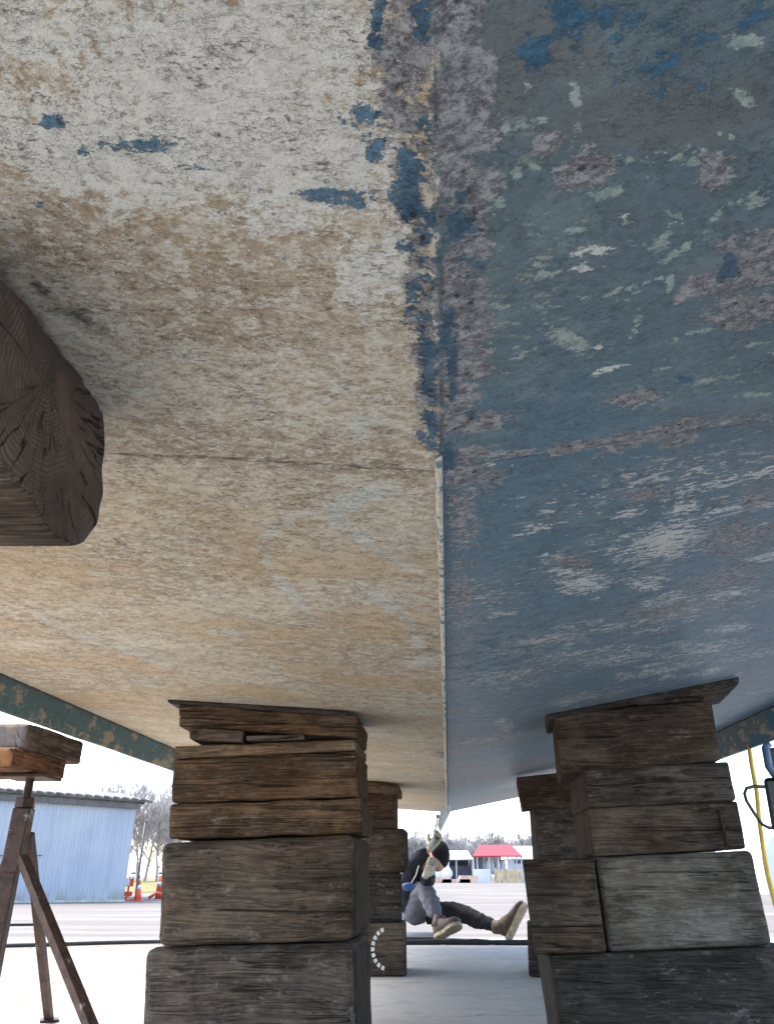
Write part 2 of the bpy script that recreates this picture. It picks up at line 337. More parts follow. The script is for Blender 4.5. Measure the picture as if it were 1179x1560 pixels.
 ('M',0.1889,0.3588,-134.09,450.58,-828.62,199.18,0.6959620090347096),
 ('M',0.189,0.3622,-348.79,449.42,-627.05,-167.78,0.6959620090347096),
 ('M',0.1667,0.4218,270.18,-94.49,-15.52,428.27,0.7163395057224188),
 ('M',0.172,0.4204,252.98,-163.45,216.25,314.98,0.7163395057224188),
 ('M',0.1752,0.4161,198.29,-208.94,418.33,151.91,0.7163395057224188),
 ('M',0.0789,0.4343,522.13,-118.06,6.25,628.67,0.5752974148068036),
 ('M',0.0821,0.4352,477.97,35.07,-365.65,658.61,0.5752974148068036),
 ('M',0.0851,0.4377,350.79,181.26,-671.87,575.49,0.5752974148068036),
 ('M',0.1504,0.4823,231.01,-23.95,-179.5,408.73,0.815658965182001),
 ('M',0.1574,0.484,242.25,-74.9,-10.31,372.42,0.815658965182001),
 ('M',0.1635,0.4826,233.43,-119.61,159.68,303.64,0.815658965182001),
 ('M',0.0755,0.5346,235.44,-43.94,0.17,377.72,0.6826547804701437),
 ('M',0.082,0.5331,228.0,-80.66,164.04,334.42,0.6826547804701437),
 ('M',0.0874,0.5288,206.0,-112.54,318.81,267.97,0.6826547804701437),
 ('M',0.2522,0.5344,470.22,-194.54,-15.74,387.1,0.6463834309561451),
 ('M',0.2552,0.5336,452.41,-273.09,178.34,289.12,0.6463834309561451),
 ('M',0.2573,0.5313,393.58,-327.26,357.13,163.64,0.6463834309561451),
 ('M',0.0993,0.3512,29.96,216.55,-1247.88,468.89,0.5651891707693057),
 ('M',0.1022,0.3583,45.59,204.48,-1222.43,515.39,0.5651891707693057),
 ('M',0.1054,0.3655,60.66,192.01,-1193.43,558.21,0.5651891707693057),
 ('M',0.0741,0.3966,327.66,-87.65,55.09,722.78,0.6574730329493714),
 ('M',0.0791,0.3974,311.06,2.05,-316.06,771.4,0.6574730329493714),
 ('M',0.0841,0.4007,250.43,90.84,-639.84,713.23,0.6574730329493714),
 ('M',0.0896,0.4834,311.46,139.99,-536.86,444.5,0.831561271327494),
 ('M',0.0931,0.487,370.76,77.8,-416.74,479.54,0.831561271327494),
 ('M',0.0968,0.4897,413.88,12.92,-280.15,493.24,0.831561271327494),
 ('M',0.1906,0.3606,550.05,-285.83,69.66,583.57,0.5981759753806914),
 ('M',0.1937,0.3611,515.61,-82.74,-282.18,704.68,0.5981759753806914),
 ('M',0.197,0.3632,376.92,136.18,-575.3,684.36,0.5981759753806914),
 ('M',0.1511,0.4519,400.84,-418.27,771.74,228.89,0.7230972220804351),
 ('M',0.1513,0.4484,159.03,-434.69,1021.76,-144.02,0.7230972220804351),
 ('M',0.1501,0.4445,-121.31,-353.58,1044.91,-490.92,0.7230972220804351),
 ('M',0.1912,0.6175,303.02,-56.82,-115.33,302.43,0.7855732841228504),
 ('M',0.197,0.6197,303.31,-61.52,-107.1,300.08,0.7855732841228504),
 ('M',0.2027,0.6216,303.57,-66.21,-98.91,297.67,0.7855732841228504),
 ('M',0.153,0.5717,231.7,-68.02,22.06,451.93,0.7995037032030405),
 ('M',0.16,0.572,231.11,-57.01,-58.46,473.49,0.7995037032030405),
 ('M',0.1673,0.5735,227.9,-45.37,-138.14,490.33,0.7995037032030405),
 ('M',0.1302,0.3326,269.95,-14.27,-328.81,835.82,0.6910438311020718),
 ('M',0.1362,0.3342,285.99,-81.63,-97.13,793.53,0.6910438311020718),
 ('M',0.1417,0.334,284.41,-143.79,139.95,700.06,0.6910438311020718),
 ('M',0.1396,0.3478,99.57,220.17,-918.82,564.32,0.6451732866717788),
 ('M',0.1425,0.3537,-5.24,264.94,-951.2,339.56,0.6451732866717788),
 ('M',0.1439,0.3597,-107.29,282.87,-889.95,89.02,0.6451732866717788),
 ('M',0.0528,0.3809,360.63,-22.84,-140.37,622.92,0.8304289572525168),
 ('M',0.0572,0.3811,363.85,-105.08,89.98,582.04,0.8304289572525168),
 ('M',0.0611,0.3796,338.16,-179.15,313.71,493.06,0.8304289572525168),
 ('M',0.1434,0.3401,292.42,-18.76,-382.17,934.14,0.5733241767302264),
 ('M',0.1491,0.3423,293.68,-27.86,-358.91,928.5,0.5733241767302264),
 ('M',0.1548,0.3445,294.85,-36.89,-335.75,922.44,0.5733241767302264),
 ('M',0.0667,0.3946,226.41,-47.94,-3.49,479.3,0.6203221002341055),
 ('M',0.074,0.3969,198.92,32.6,-306.1,488.23,0.6203221002341055),
 ('M',0.0806,0.4033,124.97,104.29,-532.26,385.66,0.6203221002341055),
 ('M',0.0509,0.329,287.12,93.45,-511.07,756.95,0.5775816177490296),
 ('M',0.0556,0.332,296.5,72.64,-458.92,766.73,0.5775816177490296),
 ('M',0.0604,0.3347,304.8,51.82,-405.81,773.36,0.5775816177490296),
 ('M',0.0698,0.3896,157.14,-296.57,693.95,74.04,0.8198609699469415),
 ('M',0.071,0.385,262.89,-274.25,565.12,257.4,0.8198609699469415),
 ('M',0.0734,0.3816,342.39,-222.7,374.93,417.88,0.8198609699469415),
 ('M',0.2709,0.5207,217.64,-151.14,288.95,319.09,0.5800183695838786),
 ('M',0.2735,0.5145,155.07,-180.52,610.47,38.43,0.5800183695838786),
 ('M',0.272,0.5049,55.72,-169.41,800.06,-261.02,0.5800183695838786),
 ('M',0.133,0.5614,231.66,-61.48,13.11,438.97,0.5688066428227436),
 ('M',0.1394,0.5596,222.99,-96.24,216.96,369.31,0.5688066428227436),
 ('M',0.1444,0.5548,199.29,-124.85,408.09,272.39,0.5688066428227436),
 ('M',0.209,0.5969,257.09,-83.98,-17.97,403.57,0.6754822565929934),
 ('M',0.2152,0.5966,256.61,-99.34,52.16,378.65,0.6754822565929934),
 ('M',0.2209,0.5953,254.1,-113.93,122.03,350.14,0.6754822565929934),
 ('M',0.0836,0.591,233.26,-15.63,-158.8,442.54,0.6070849411026903),
 ('M',0.0906,0.593,236.54,-31.71,-80.21,433.56,0.6070849411026903),
 ('M',0.0975,0.5936,237.67,-47.44,-1.13,419.98,0.6070849411026903),
 ('M',0.1945,0.5167,455.84,-156.53,-22.16,570.73,0.6068083595864571),
 ('M',0.1981,0.5168,455.92,-164.17,-4.23,564.34,0.6068083595864571),
 ('M',0.2016,0.5168,455.91,-171.77,13.7,557.75,0.6068083595864571),
 ('M',0.1455,0.4189,238.83,-92.64,53.63,485.09,0.583480343430109),
 ('M',0.1524,0.4205,217.8,-6.28,-293.57,558.92,0.583480343430109),
 ('M',0.1596,0.4264,143.03,80.6,-563.91,497.05,0.583480343430109),
 ('M',0.1171,0.4091,246.19,-51.72,-82.44,530.28,0.8272245531136132),
 ('M',0.1234,0.4088,243.66,-107.26,132.77,460.7,0.8272245531136132),
 ('M',0.1285,0.4058,219.77,-153.7,337.55,348.09,0.8272245531136132),
 ('M',0.2843,0.5301,404.67,-220.68,98.8,449.89,0.8172686584603048),
 ('M',0.2881,0.5299,406.93,-181.4,-48.8,523.13,0.8172686584603048),
 ('M',0.2925,0.5309,396.01,-136.29,-194.67,580.16,0.8172686584603048),
 ('M',0.3176,0.5975,403.8,-121.19,-205.66,442.56,0.7551171265615906),
 ('M',0.3222,0.5994,413.67,-149.65,-142.98,420.91,0.7551171265615906),
 ('M',0.3265,0.6005,419.95,-176.73,-79.29,395.42,0.7551171265615906),
 ('M',0.2044,0.6577,161.67,-102.19,256.89,125.05,0.8497175820636882),
 ('M',0.2105,0.6526,192.02,-69.38,39.29,232.18,0.8497175820636882),
 ('M',0.2194,0.6552,176.74,-19.95,-188.35,286.53,0.8497175820636882),
 ('M',0.187,0.3756,162.86,-252.42,674.54,54.35,0.6387909093680286),
 ('M',0.1866,0.3691,88.66,-253.08,785.79,-152.79,0.6387909093680286),
 ('M',0.1844,0.3622,5.31,-232.72,834.37,-354.5,0.6387909093680286),
 ('M',0.1474,0.589,332.84,-60.53,-118.45,463.79,0.8402407402456253),
 ('M',0.1523,0.5893,335.65,-104.01,55.55,420.75,0.8402407402456253),
 ('M',0.1565,0.5878,323.06,-142.78,227.28,357.27,0.8402407402456253),
 ('M',0.1656,0.4389,521.38,-54.66,-222.83,491.6,0.5515370305284399),
 ('M',0.1689,0.4406,487.02,4.31,-306.56,494.45,0.5515370305284399),
 ('M',0.1722,0.4429,442.36,62.81,-383.16,487.05,0.5515370305284399),
 ('M',0.2083,0.4275,220.24,-45.9,-185.23,480.34,0.6081513620338644),
 ('M',0.2164,0.4324,170.69,30.42,-402.01,485.05,0.6081513620338644),
 ('M',0.2241,0.4406,91.77,99.75,-542.81,406.07,0.6081513620338644),
 ('M',0.1848,0.336,386.49,-214.28,132.06,876.08,0.7812615561003386),
 ('M',0.1891,0.3366,363.24,-57.97,-411.44,1072.31,0.7812615561003386),
 ('M',0.1938,0.3395,257.79,110.47,-858.25,1028.39,0.7812615561003386),
 ('M',0.1925,0.6062,483.62,-197.22,87.82,248.99,0.67397661986755),
 ('M',0.1958,0.6066,467.52,-69.61,-157.17,317.56,0.67397661986755),
 ('M',0.1995,0.6097,346.31,73.09,-365.76,315.38,0.67397661986755),
 ('M',0.2977,0.6176,173.44,-84.49,44.73,250.29,0.6766404110957853),
 ('M',0.3075,0.6191,167.77,-51.76,-133.12,320.77,0.6766404110957853),
 ('M',0.3192,0.6265,140.59,-12.73,-291.95,351.24,0.6766404110957853),
 ('M',0.3648,0.7289,247.8,-89.57,-101.12,268.49,0.7807804983166411),
 ('M',0.3731,0.7347,191.43,-13.62,-314.3,316.91,0.7807804983166411),
 ('M',0.3819,0.7458,89.12,64.3,-446.58,288.34,0.7807804983166411),
 ('M',0.1806,0.3497,540.63,-217.97,-36.18,605.07,0.8382329418904995),
 ('M',0.1838,0.3507,466.08,8.05,-375.21,674.56,0.8382329418904995),
 ('M',0.1871,0.3533,285.23,230.75,-626.08,590.92,0.8382329418904995),
 ('M',0.154,0.3584,706.3,-90.93,-370.27,1018.45,0.5894061939877517),
 ('M',0.1563,0.3588,743.29,-286.48,-8.04,923.38,0.5894061939877517),
 ('M',0.1582,0.3584,709.41,-454.7,354.95,738.87,0.5894061939877517),
 ('M',0.1783,0.4099,181.69,-252.57,862.9,102.24,0.6698282227851201),
 ('M',0.1796,0.4046,233.88,-245.01,716.18,288.07,0.6698282227851201),
 ('M',0.1821,0.4005,275.45,-225.34,532.08,464.7,0.6698282227851201),
 ('C',0.471,3.0655,23.4,-4.08,7.13,10.97,0.7895069269135688),
 ('C',0.0861,0.7418,255.99,-35.11,-14.89,164.0,0.6995085910836432),
 ('C',0.0563,0.7302,144.47,-22.21,23.82,189.4,0.5708088356097669),
 ('C',0.3733,2.355,49.32,-9.14,8.3,15.17,0.7329559617222801),
 ('C',0.3651,1.3184,116.27,-35.9,26.83,72.61,0.6706137341187872),
 ('C',0.2354,1.5263,42.01,-7.08,-3.37,47.84,0.7540307801216346),
 ('C',0.5551,2.0122,30.82,-8.31,-11.84,43.77,0.685780112569208),
 ('C',0.1092,1.3124,37.83,-4.19,-2.18,63.19,0.6368607953584917),
 ('C',0.0584,0.7231,81.36,-7.37,-25.54,147.47,0.7226177359102471),
 ('C',0.216,2.6404,34.58,-3.77,7.97,17.21,0.645186337345149),
 ('C',0.0942,0.8268,120.26,-16.24,-19.02,204.98,0.5498623072254897),
 ('C',0.796,2.2608,29.36,-10.73,8.29,12.63,0.7509055283150032),
 ('C',0.4604,1.6213,29.0,-7.86,-13.3,47.21,0.6367680483534033),
 ('C',0.5815,1.812,32.72,-9.86,-12.29,31.55,0.6234210344794104),
 ('C',0.3097,1.4583,53.47,-12.25,2.7,43.15,0.7088419372834823),
 ('C',0.7245,2.2742,29.3,-9.6,9.25,29.51,0.5911530263324226),
 ('C',0.393,1.5265,32.42,-8.94,5.71,29.55,0.5820071059179088),
 ('C',0.235,1.0655,68.8,-18.29,25.45,90.16,0.5968387481177291),
 ('C',0.4638,1.4771,57.86,-19.7,15.9,34.93,0.594388113051892),
 ('C',0.4087,1.3719,98.87,-30.73,5.15,35.2,0.6313256419188147),
 ('C',0.3228,1.2263,97.27,-24.56,-9.25,49.47,0.6506509328942423),
 ('C',0.5529,1.2591,162.28,-69.69,4.94,61.31,0.6507897821130936),
 ('C',0.4887,1.068,99.79,-44.19,7.04,106.77,0.5753937255649192),
 ('C',0.2746,1.6314,75.66,-15.38,13.8,37.92,0.6548761448217874),
 ('C',0.4782,2.0489,82.56,-20.61,4.63,18.66,0.5331569612095007),
 ('C',0.1866,2.5237,42.26,-3.47,-5.99,14.64,0.7329294524463762),
 ('C',0.269,0.9353,92.78,-24.53,-15.6,86.59,0.7573374815195324),
 ('C',0.5003,1.1902,81.38,-35.89,28.35,64.48,0.622564079752675),
 ('C',0.062,0.7711,224.04,-34.74,28.65,202.82,0.7874298531704613),
 ('C',0.28,1.3124,128.25,-32.78,21.32,54.85,0.6623433477207551),
 ('C',0.6154,2.053,47.48,-13.59,-12.59,31.54,0.6140827896507485),
 ('C',0.1153,0.9484,61.64,-10.54,17.1,144.55,0.6991341789276714),
 ('C',0.1876,0.8528,105.2,-28.37,23.34,115.59,0.5117462811080837),
 ('C',2.6438,7.1918,21.51,-7.8,-3.3,3.21,0.5575782932170154),
 ('C',0.9295,2.4015,74.57,-29.47,10.39,17.47,0.6923695671543351),
 ('C',0.2464,1.4669,34.93,-6.1,-6.9,42.75,0.5498056257013104),
 ('C',0.4195,1.3758,59.52,-17.02,-12.14,47.47,0.6787868176461493),
 ('C',0.8198,3.8922,14.54,-3.06,-4.88,8.45,0.5749199878447561),
 ('C',0.6523,2.219,50.25,-15.26,5.09,20.41,0.7405726746441339),
 ('C',0.272,1.0726,42.24,-11.85,11.07,69.01,0.6627544396831202),
 ('C',0.3471,1.0732,16.57,-5.79,3.65,14.11,1),
 ('C',0.338,0.9528,45.91,-15.55,-3.24,52.69,1),
 ('C',0.2603,0.9336,43.06,-13.02,8.67,68.7,0.9),
 ('C',0.3111,1.0505,33.85,-10.24,1.84,57.82,0.8),
 ('C',0.3496,0.8873,19.39,-8.12,14.45,52.28,0.7),
 ('C',0.3958,0.9748,21.61,-8.8,4.16,31.4,0.66),
 ('C',0.1336,0.885,96.25,-11.03,-37.93,99.17,1),
 ('C',0.1356,0.934,69.05,-7.69,-45.43,113.5,0.9),
 ('C',0.2438,1.2158,27.92,-5.39,-6.3,26.1,1),
 ('C',0.3617,1.2838,46.85,-11.16,-20.07,40.61,1),
 ('C',0.1786,1.0662,44.95,-6.02,-20.43,46.11,0.9),
 ('C',0.198,1.1315,23.51,-3.33,-25.96,55.92,0.6),
 ('C',0.4424,1.4071,19.67,-6.6,7.73,23.74,0.9),
 ('C',0.5101,1.5064,47.74,-6.22,-23.65,15.11,0.7),
 ('C',0.5663,1.4316,22.86,-8.88,0.94,28.63,0.8),
 ('C',0.5629,1.2377,33.92,-15.24,6.57,40.84,0.9),
 ('C',0.6704,1.7355,21.8,-8.15,-3.72,29.96,0.8),
 ('C',0.3931,1.5317,8.13,-2.16,1.15,35.84,0.6),
 ('C',0.3759,1.2466,43.26,-10.99,-28.79,60.11,0.7),
 ('C',0.4234,0.8765,59.0,-27.76,6.9,55.97,0.8),
 ('C',0.4511,0.9851,26.81,-11.74,1.51,48.02,0.8),
 ('C',0.2002,1.5385,12.13,-1.65,-11.3,46.71,0.6),
 ('C',0.3121,1.7197,8.25,-1.56,-3.74,30.12,0.55),
 ('C',0.1632,0.5797,67.93,-21.42,19.59,221.72,0.9),
 ('C',0.1458,0.5457,280.81,-51.47,-54.84,211.93,0.9),
 ('C',0.1211,0.4755,62.77,-18.94,22.74,297.54,0.4),
 ('C',0.1182,0.4279,33.82,-10.01,0.68,35.03,0.3),
 ('C',0.073,0.7106,27.83,-3.12,-26.01,169.99,0.7),
 ('C',0.126,0.7279,84.49,-10.62,-73.64,225.88,0.9),
 ('C',0.4453,1.8399,10.35,-2.6,0.36,12.84,0.55),
 ('C',0.6671,1.9241,9.93,-3.43,0.39,14.62,0.6),
 ('C',0.1358,0.3937,212.0,-45.29,-57.42,278.68,0.8),
 ('C',0.0365,0.3407,387.69,-19.27,-63.03,324.83,0.6),
 ('C',0.6112,2.0991,9.17,-2.76,3.57,15.71,0.6),
 ('C',0.6312,5.0678,3.99,-0.54,0.85,3.48,0.6),
 ('E',-0.1155,0.8229,26.86,-5.08,44.99,32.46,0.9),
 ('E',-0.0919,0.7941,19.9,-0.37,39.53,63.99,0.9),
 ('E',-0.1378,0.8635,76.64,-1.19,17.85,21.5,0.8),
 ('E',-0.0711,0.6243,62.69,6.18,2.97,90.82,0.8),
 ('E',-0.0798,0.6433,69.45,20.71,-79.29,113.32,0.8),
 ('E',-0.0873,0.5679,61.45,4.66,32.31,190.77,0.7),
 ('E',-0.1364,0.8533,30.25,22.64,-118.81,17.78,0.85),
 ('E',-0.1139,0.9203,24.43,9.35,-75.31,36.58,0.85),
 ('E',-0.0647,1.0,19.52,4.75,-53.96,39.57,0.85),
 ('E',-0.1953,0.8677,-31.23,-0.69,-56.9,-66.56,0.8),
 ('E',-0.2388,0.9249,-25.28,10.39,-114.03,-55.09,0.8),
 ('E',-0.2608,1.0124,14.46,16.3,-114.81,-9.48,0.8),
 ('E',-0.2558,1.1672,11.38,6.43,-81.72,7.58,0.8),
 ('E',-0.0945,1.2067,16.92,4.71,-51.1,21.94,0.8),
 ('E',-0.0544,1.4017,8.29,5.26,-78.71,6.04,0.8),
 ('E',-0.0519,1.6079,34.7,1.18,4.27,21.24,0.9),
 ('E',-0.1087,1.1741,30.11,2.6,4.63,36.84,0.7),
 ('E',-0.8028,1.4282,17.03,11.34,-66.31,0.82,0.85),
 ('E',-0.7802,1.5351,19.85,10.62,-31.9,19.0,0.85),
 ('E',-0.7202,1.6494,10.3,4.91,-33.79,16.05,0.85),
 ('E',-0.4321,1.4286,29.24,8.96,-11.42,37.17,0.7),
 ('E',-0.4311,1.4765,-35.48,-1.93,-90.9,-54.62,0.7),
 ('E',-0.4083,1.7435,14.71,9.32,-108.22,-10.54,0.75),
 ('E',-0.4069,1.943,17.91,6.05,-60.83,7.3,0.75),
 ('E',-0.4427,1.4421,24.02,7.79,-11.58,21.36,0.7),
 ('E',-0.8237,1.9823,17.69,7.41,-10.75,14.14,0.7),
 ('E',-0.3567,0.9703,16.03,7.28,-39.06,33.89,0.4),
 ('E',-0.438,1.7498,7.38,2.3,-15.11,7.63,0.45),
 ('E',-0.0474,0.9432,30.41,1.53,1.86,21.29,0.5),
 ('E',-0.5594,1.1139,36.27,17.99,-29.58,62.84,0.7),
 ('E',-0.655,1.6669,7.5,3.33,-23.13,9.69,0.5),
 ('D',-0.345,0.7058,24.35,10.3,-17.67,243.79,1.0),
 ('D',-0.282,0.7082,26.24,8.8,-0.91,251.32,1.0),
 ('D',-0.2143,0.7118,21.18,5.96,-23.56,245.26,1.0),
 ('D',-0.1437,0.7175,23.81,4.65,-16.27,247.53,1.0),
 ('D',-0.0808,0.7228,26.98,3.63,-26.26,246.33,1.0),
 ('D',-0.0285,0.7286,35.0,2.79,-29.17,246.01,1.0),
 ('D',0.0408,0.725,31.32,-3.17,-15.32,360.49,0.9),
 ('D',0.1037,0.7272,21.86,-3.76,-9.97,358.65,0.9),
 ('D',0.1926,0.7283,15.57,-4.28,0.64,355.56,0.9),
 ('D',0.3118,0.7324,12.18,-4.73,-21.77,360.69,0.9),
 ('D',-0.3039,0.4721,17.24,13.65,-27.5,28.3,0.62),  # near timber's shade on the hull, painted in as a dark patch
 ('D',-0.3204,0.4362,29.27,30.35,-46.53,24.59,0.6),  # upper part of the same painted timber shade
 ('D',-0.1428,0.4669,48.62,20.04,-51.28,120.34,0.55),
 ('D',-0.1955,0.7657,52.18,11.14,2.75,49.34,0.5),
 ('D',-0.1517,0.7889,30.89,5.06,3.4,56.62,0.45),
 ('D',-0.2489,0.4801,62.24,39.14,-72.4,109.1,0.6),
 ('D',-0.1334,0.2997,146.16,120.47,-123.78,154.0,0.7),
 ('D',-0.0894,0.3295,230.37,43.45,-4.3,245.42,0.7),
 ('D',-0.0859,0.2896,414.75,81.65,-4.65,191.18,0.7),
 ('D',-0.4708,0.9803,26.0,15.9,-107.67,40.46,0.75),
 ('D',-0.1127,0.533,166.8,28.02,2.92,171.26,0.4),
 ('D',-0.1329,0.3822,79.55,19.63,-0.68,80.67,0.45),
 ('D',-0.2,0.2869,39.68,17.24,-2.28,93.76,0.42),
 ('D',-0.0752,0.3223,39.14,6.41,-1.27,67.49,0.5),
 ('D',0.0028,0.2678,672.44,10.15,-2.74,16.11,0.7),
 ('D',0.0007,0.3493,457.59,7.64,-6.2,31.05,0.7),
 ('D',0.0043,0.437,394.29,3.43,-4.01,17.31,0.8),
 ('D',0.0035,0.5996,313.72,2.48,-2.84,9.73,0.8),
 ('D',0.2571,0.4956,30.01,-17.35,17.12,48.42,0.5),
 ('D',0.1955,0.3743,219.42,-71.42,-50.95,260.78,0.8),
 ('N',0.0423,0.2706,44.59,-3.11,-4.84,28.71,1),
 ('N',0.0839,0.2737,44.33,-6.99,-7.22,43.14,0.8),
 ('N',0.1399,0.3168,14.35,-3.64,-8.81,49.23,1),
 ('N',0.0976,0.3092,30.92,-5.37,-10.06,56.21,0.8),
 ('N',0.1977,0.3181,40.58,-14.83,-4.95,28.11,0.7),
 ('N',0.0438,0.2419,35.64,-2.77,-11.62,73.39,0.8),
]
# ------------------------------------------------------------ helpers
C = scene.collection
AX = .0747; YAW = math.atan(AX); X0 = .0049

def tag(o, label=None, cat=None, group=None, kind=None):
    if label: o['label'] = label
    if cat: o['category'] = cat
    if group: o['group'] = group
    if kind: o['kind'] = kind
    return o

def empty(name, loc=(0, 0, 0), rz=0., label=None, cat=None, group=None):
    o = bpy.data.objects.new(name, None); C.objects.link(o); o.empty_display_size = .1
    o.location = loc; o.rotation_euler = (0, 0, rz)
    return tag(o, label, cat, group)

def link_mesh(name, me, mat=None, parent=None, smooth=False):
    if mat: me.materials.append(mat)
    if smooth: me.polygons.foreach_set('use_smooth', [True] * len(me.polygons))
    o = bpy.data.objects.new(name, me); C.objects.link(o)
    if parent: o.parent = parent
    return o

class MB:
    """collects shapes into one mesh"""
    def __init__(s): s.v = []; s.f = []
    def add(s, vs, fs):
        b = len(s.v); s.v += [tuple(v) for v in vs]; s.f += [tuple(b + i for i in f) for f in fs]; return s
    def box(s, x0, x1, y0, y1, z0, z1, rz=0., c=None):
        vs = [Vector((x, y, z)) for z in (z0, z1) for x, y in ((x0, y0), (x1, y0), (x1, y1), (x0, y1))]
        if rz:
            m = Matrix.Rotation(rz, 3, 'Z'); c = Vector(c or (0, 0, 0)); vs = [m @ (v - c) + c for v in vs]
        return s.add(vs, [(0, 3, 2, 1), (4, 5, 6, 7), (0, 1, 5, 4), (1, 2, 6, 5), (2, 3, 7, 6), (3, 0, 4, 7)])
    def tube(s, pts, r, n=10, caps=True, twist=0.):
        pts = [Vector(p) for p in pts]; rs = r if isinstance(r, (list, tuple)) else [r] * len(pts)
        vs = []; fs = []; up = None
        for i, p in enumerate(pts):
            t = (pts[min(i + 1, len(pts) - 1)] - pts[max(i - 1, 0)]).normalized()
            if up is None: up = Vector((0, 0, 1)) if abs(t.z) < .9 else Vector((0, 1, 0))
            a = t.cross(up).normalized(); up = a.cross(t).normalized()
            for k in range(n):
                w = 2 * math.pi * k / n + twist
                vs.append(p + (a * math.cos(w) + up * math.sin(w)) * rs[i])
        for i in range(len(pts) - 1):
            for k in range(n):
                a0 = i * n + k; a1 = i * n + (k + 1) % n
                fs.append((a0, a1, a1 + n, a0 + n))
        if caps: fs.append(tuple(range(n - 1, -1, -1))); fs.append(tuple((len(pts) - 1) * n + k for k in range(n)))
        return s.add(vs, fs)
    def prism(s, poly, d):          # poly: list of 3D points, extruded by vector d
        n = len(poly); vs = [Vector(p) for p in poly]; d = Vector(d)
        return s.add(vs + [v + d for v in vs], [tuple(range(n)), tuple(range(2 * n - 1, n - 1, -1))] +
                     [(i, i + n, (i + 1) % n + n, (i + 1) % n) for i in range(n)])
    def ball(s, c, r, n=16, m=10, fn=None):
        vs = []; fs = []
        for j in range(m + 1):
            for k in range(n):
                a = math.pi * j / m; b = 2 * math.pi * k / n
                d = Vector((math.sin(a) * math.cos(b), math.sin(a) * math.sin(b), math.cos(a)))
                q = Vector((d.x * r[0], d.y * r[1], d.z * r[2]))
                if fn: q = fn(d, q)
                vs.append(Vector(c) + q)
        for j in range(m):
            for k in range(n):
                a0 = j * n + k; a1 = j * n + (k + 1) % n
                fs.append((a0, a0 + n, a1 + n, a1))
        return s.add(vs, fs)
    def build(s, name, mat, parent=None, smooth=False, bevel=0., weld=False):
        me = bpy.data.meshes.new(name); me.from_pydata(s.v, [], s.f)
        bm = bmesh.new(); bm.from_mesh(me)
        if weld: bmesh.ops.remove_doubles(bm, verts=bm.verts, dist=1e-5)
        bmesh.ops.recalc_face_normals(bm, faces=bm.faces); bm.to_mesh(me); bm.free(); me.update()
        o = link_mesh(name, me, mat, parent, smooth)
        if bevel:
            md = o.modifiers.new('bevel', 'BEVEL'); md.width = bevel; md.segments = 2; md.limit_method = 'ANGLE'
        return o

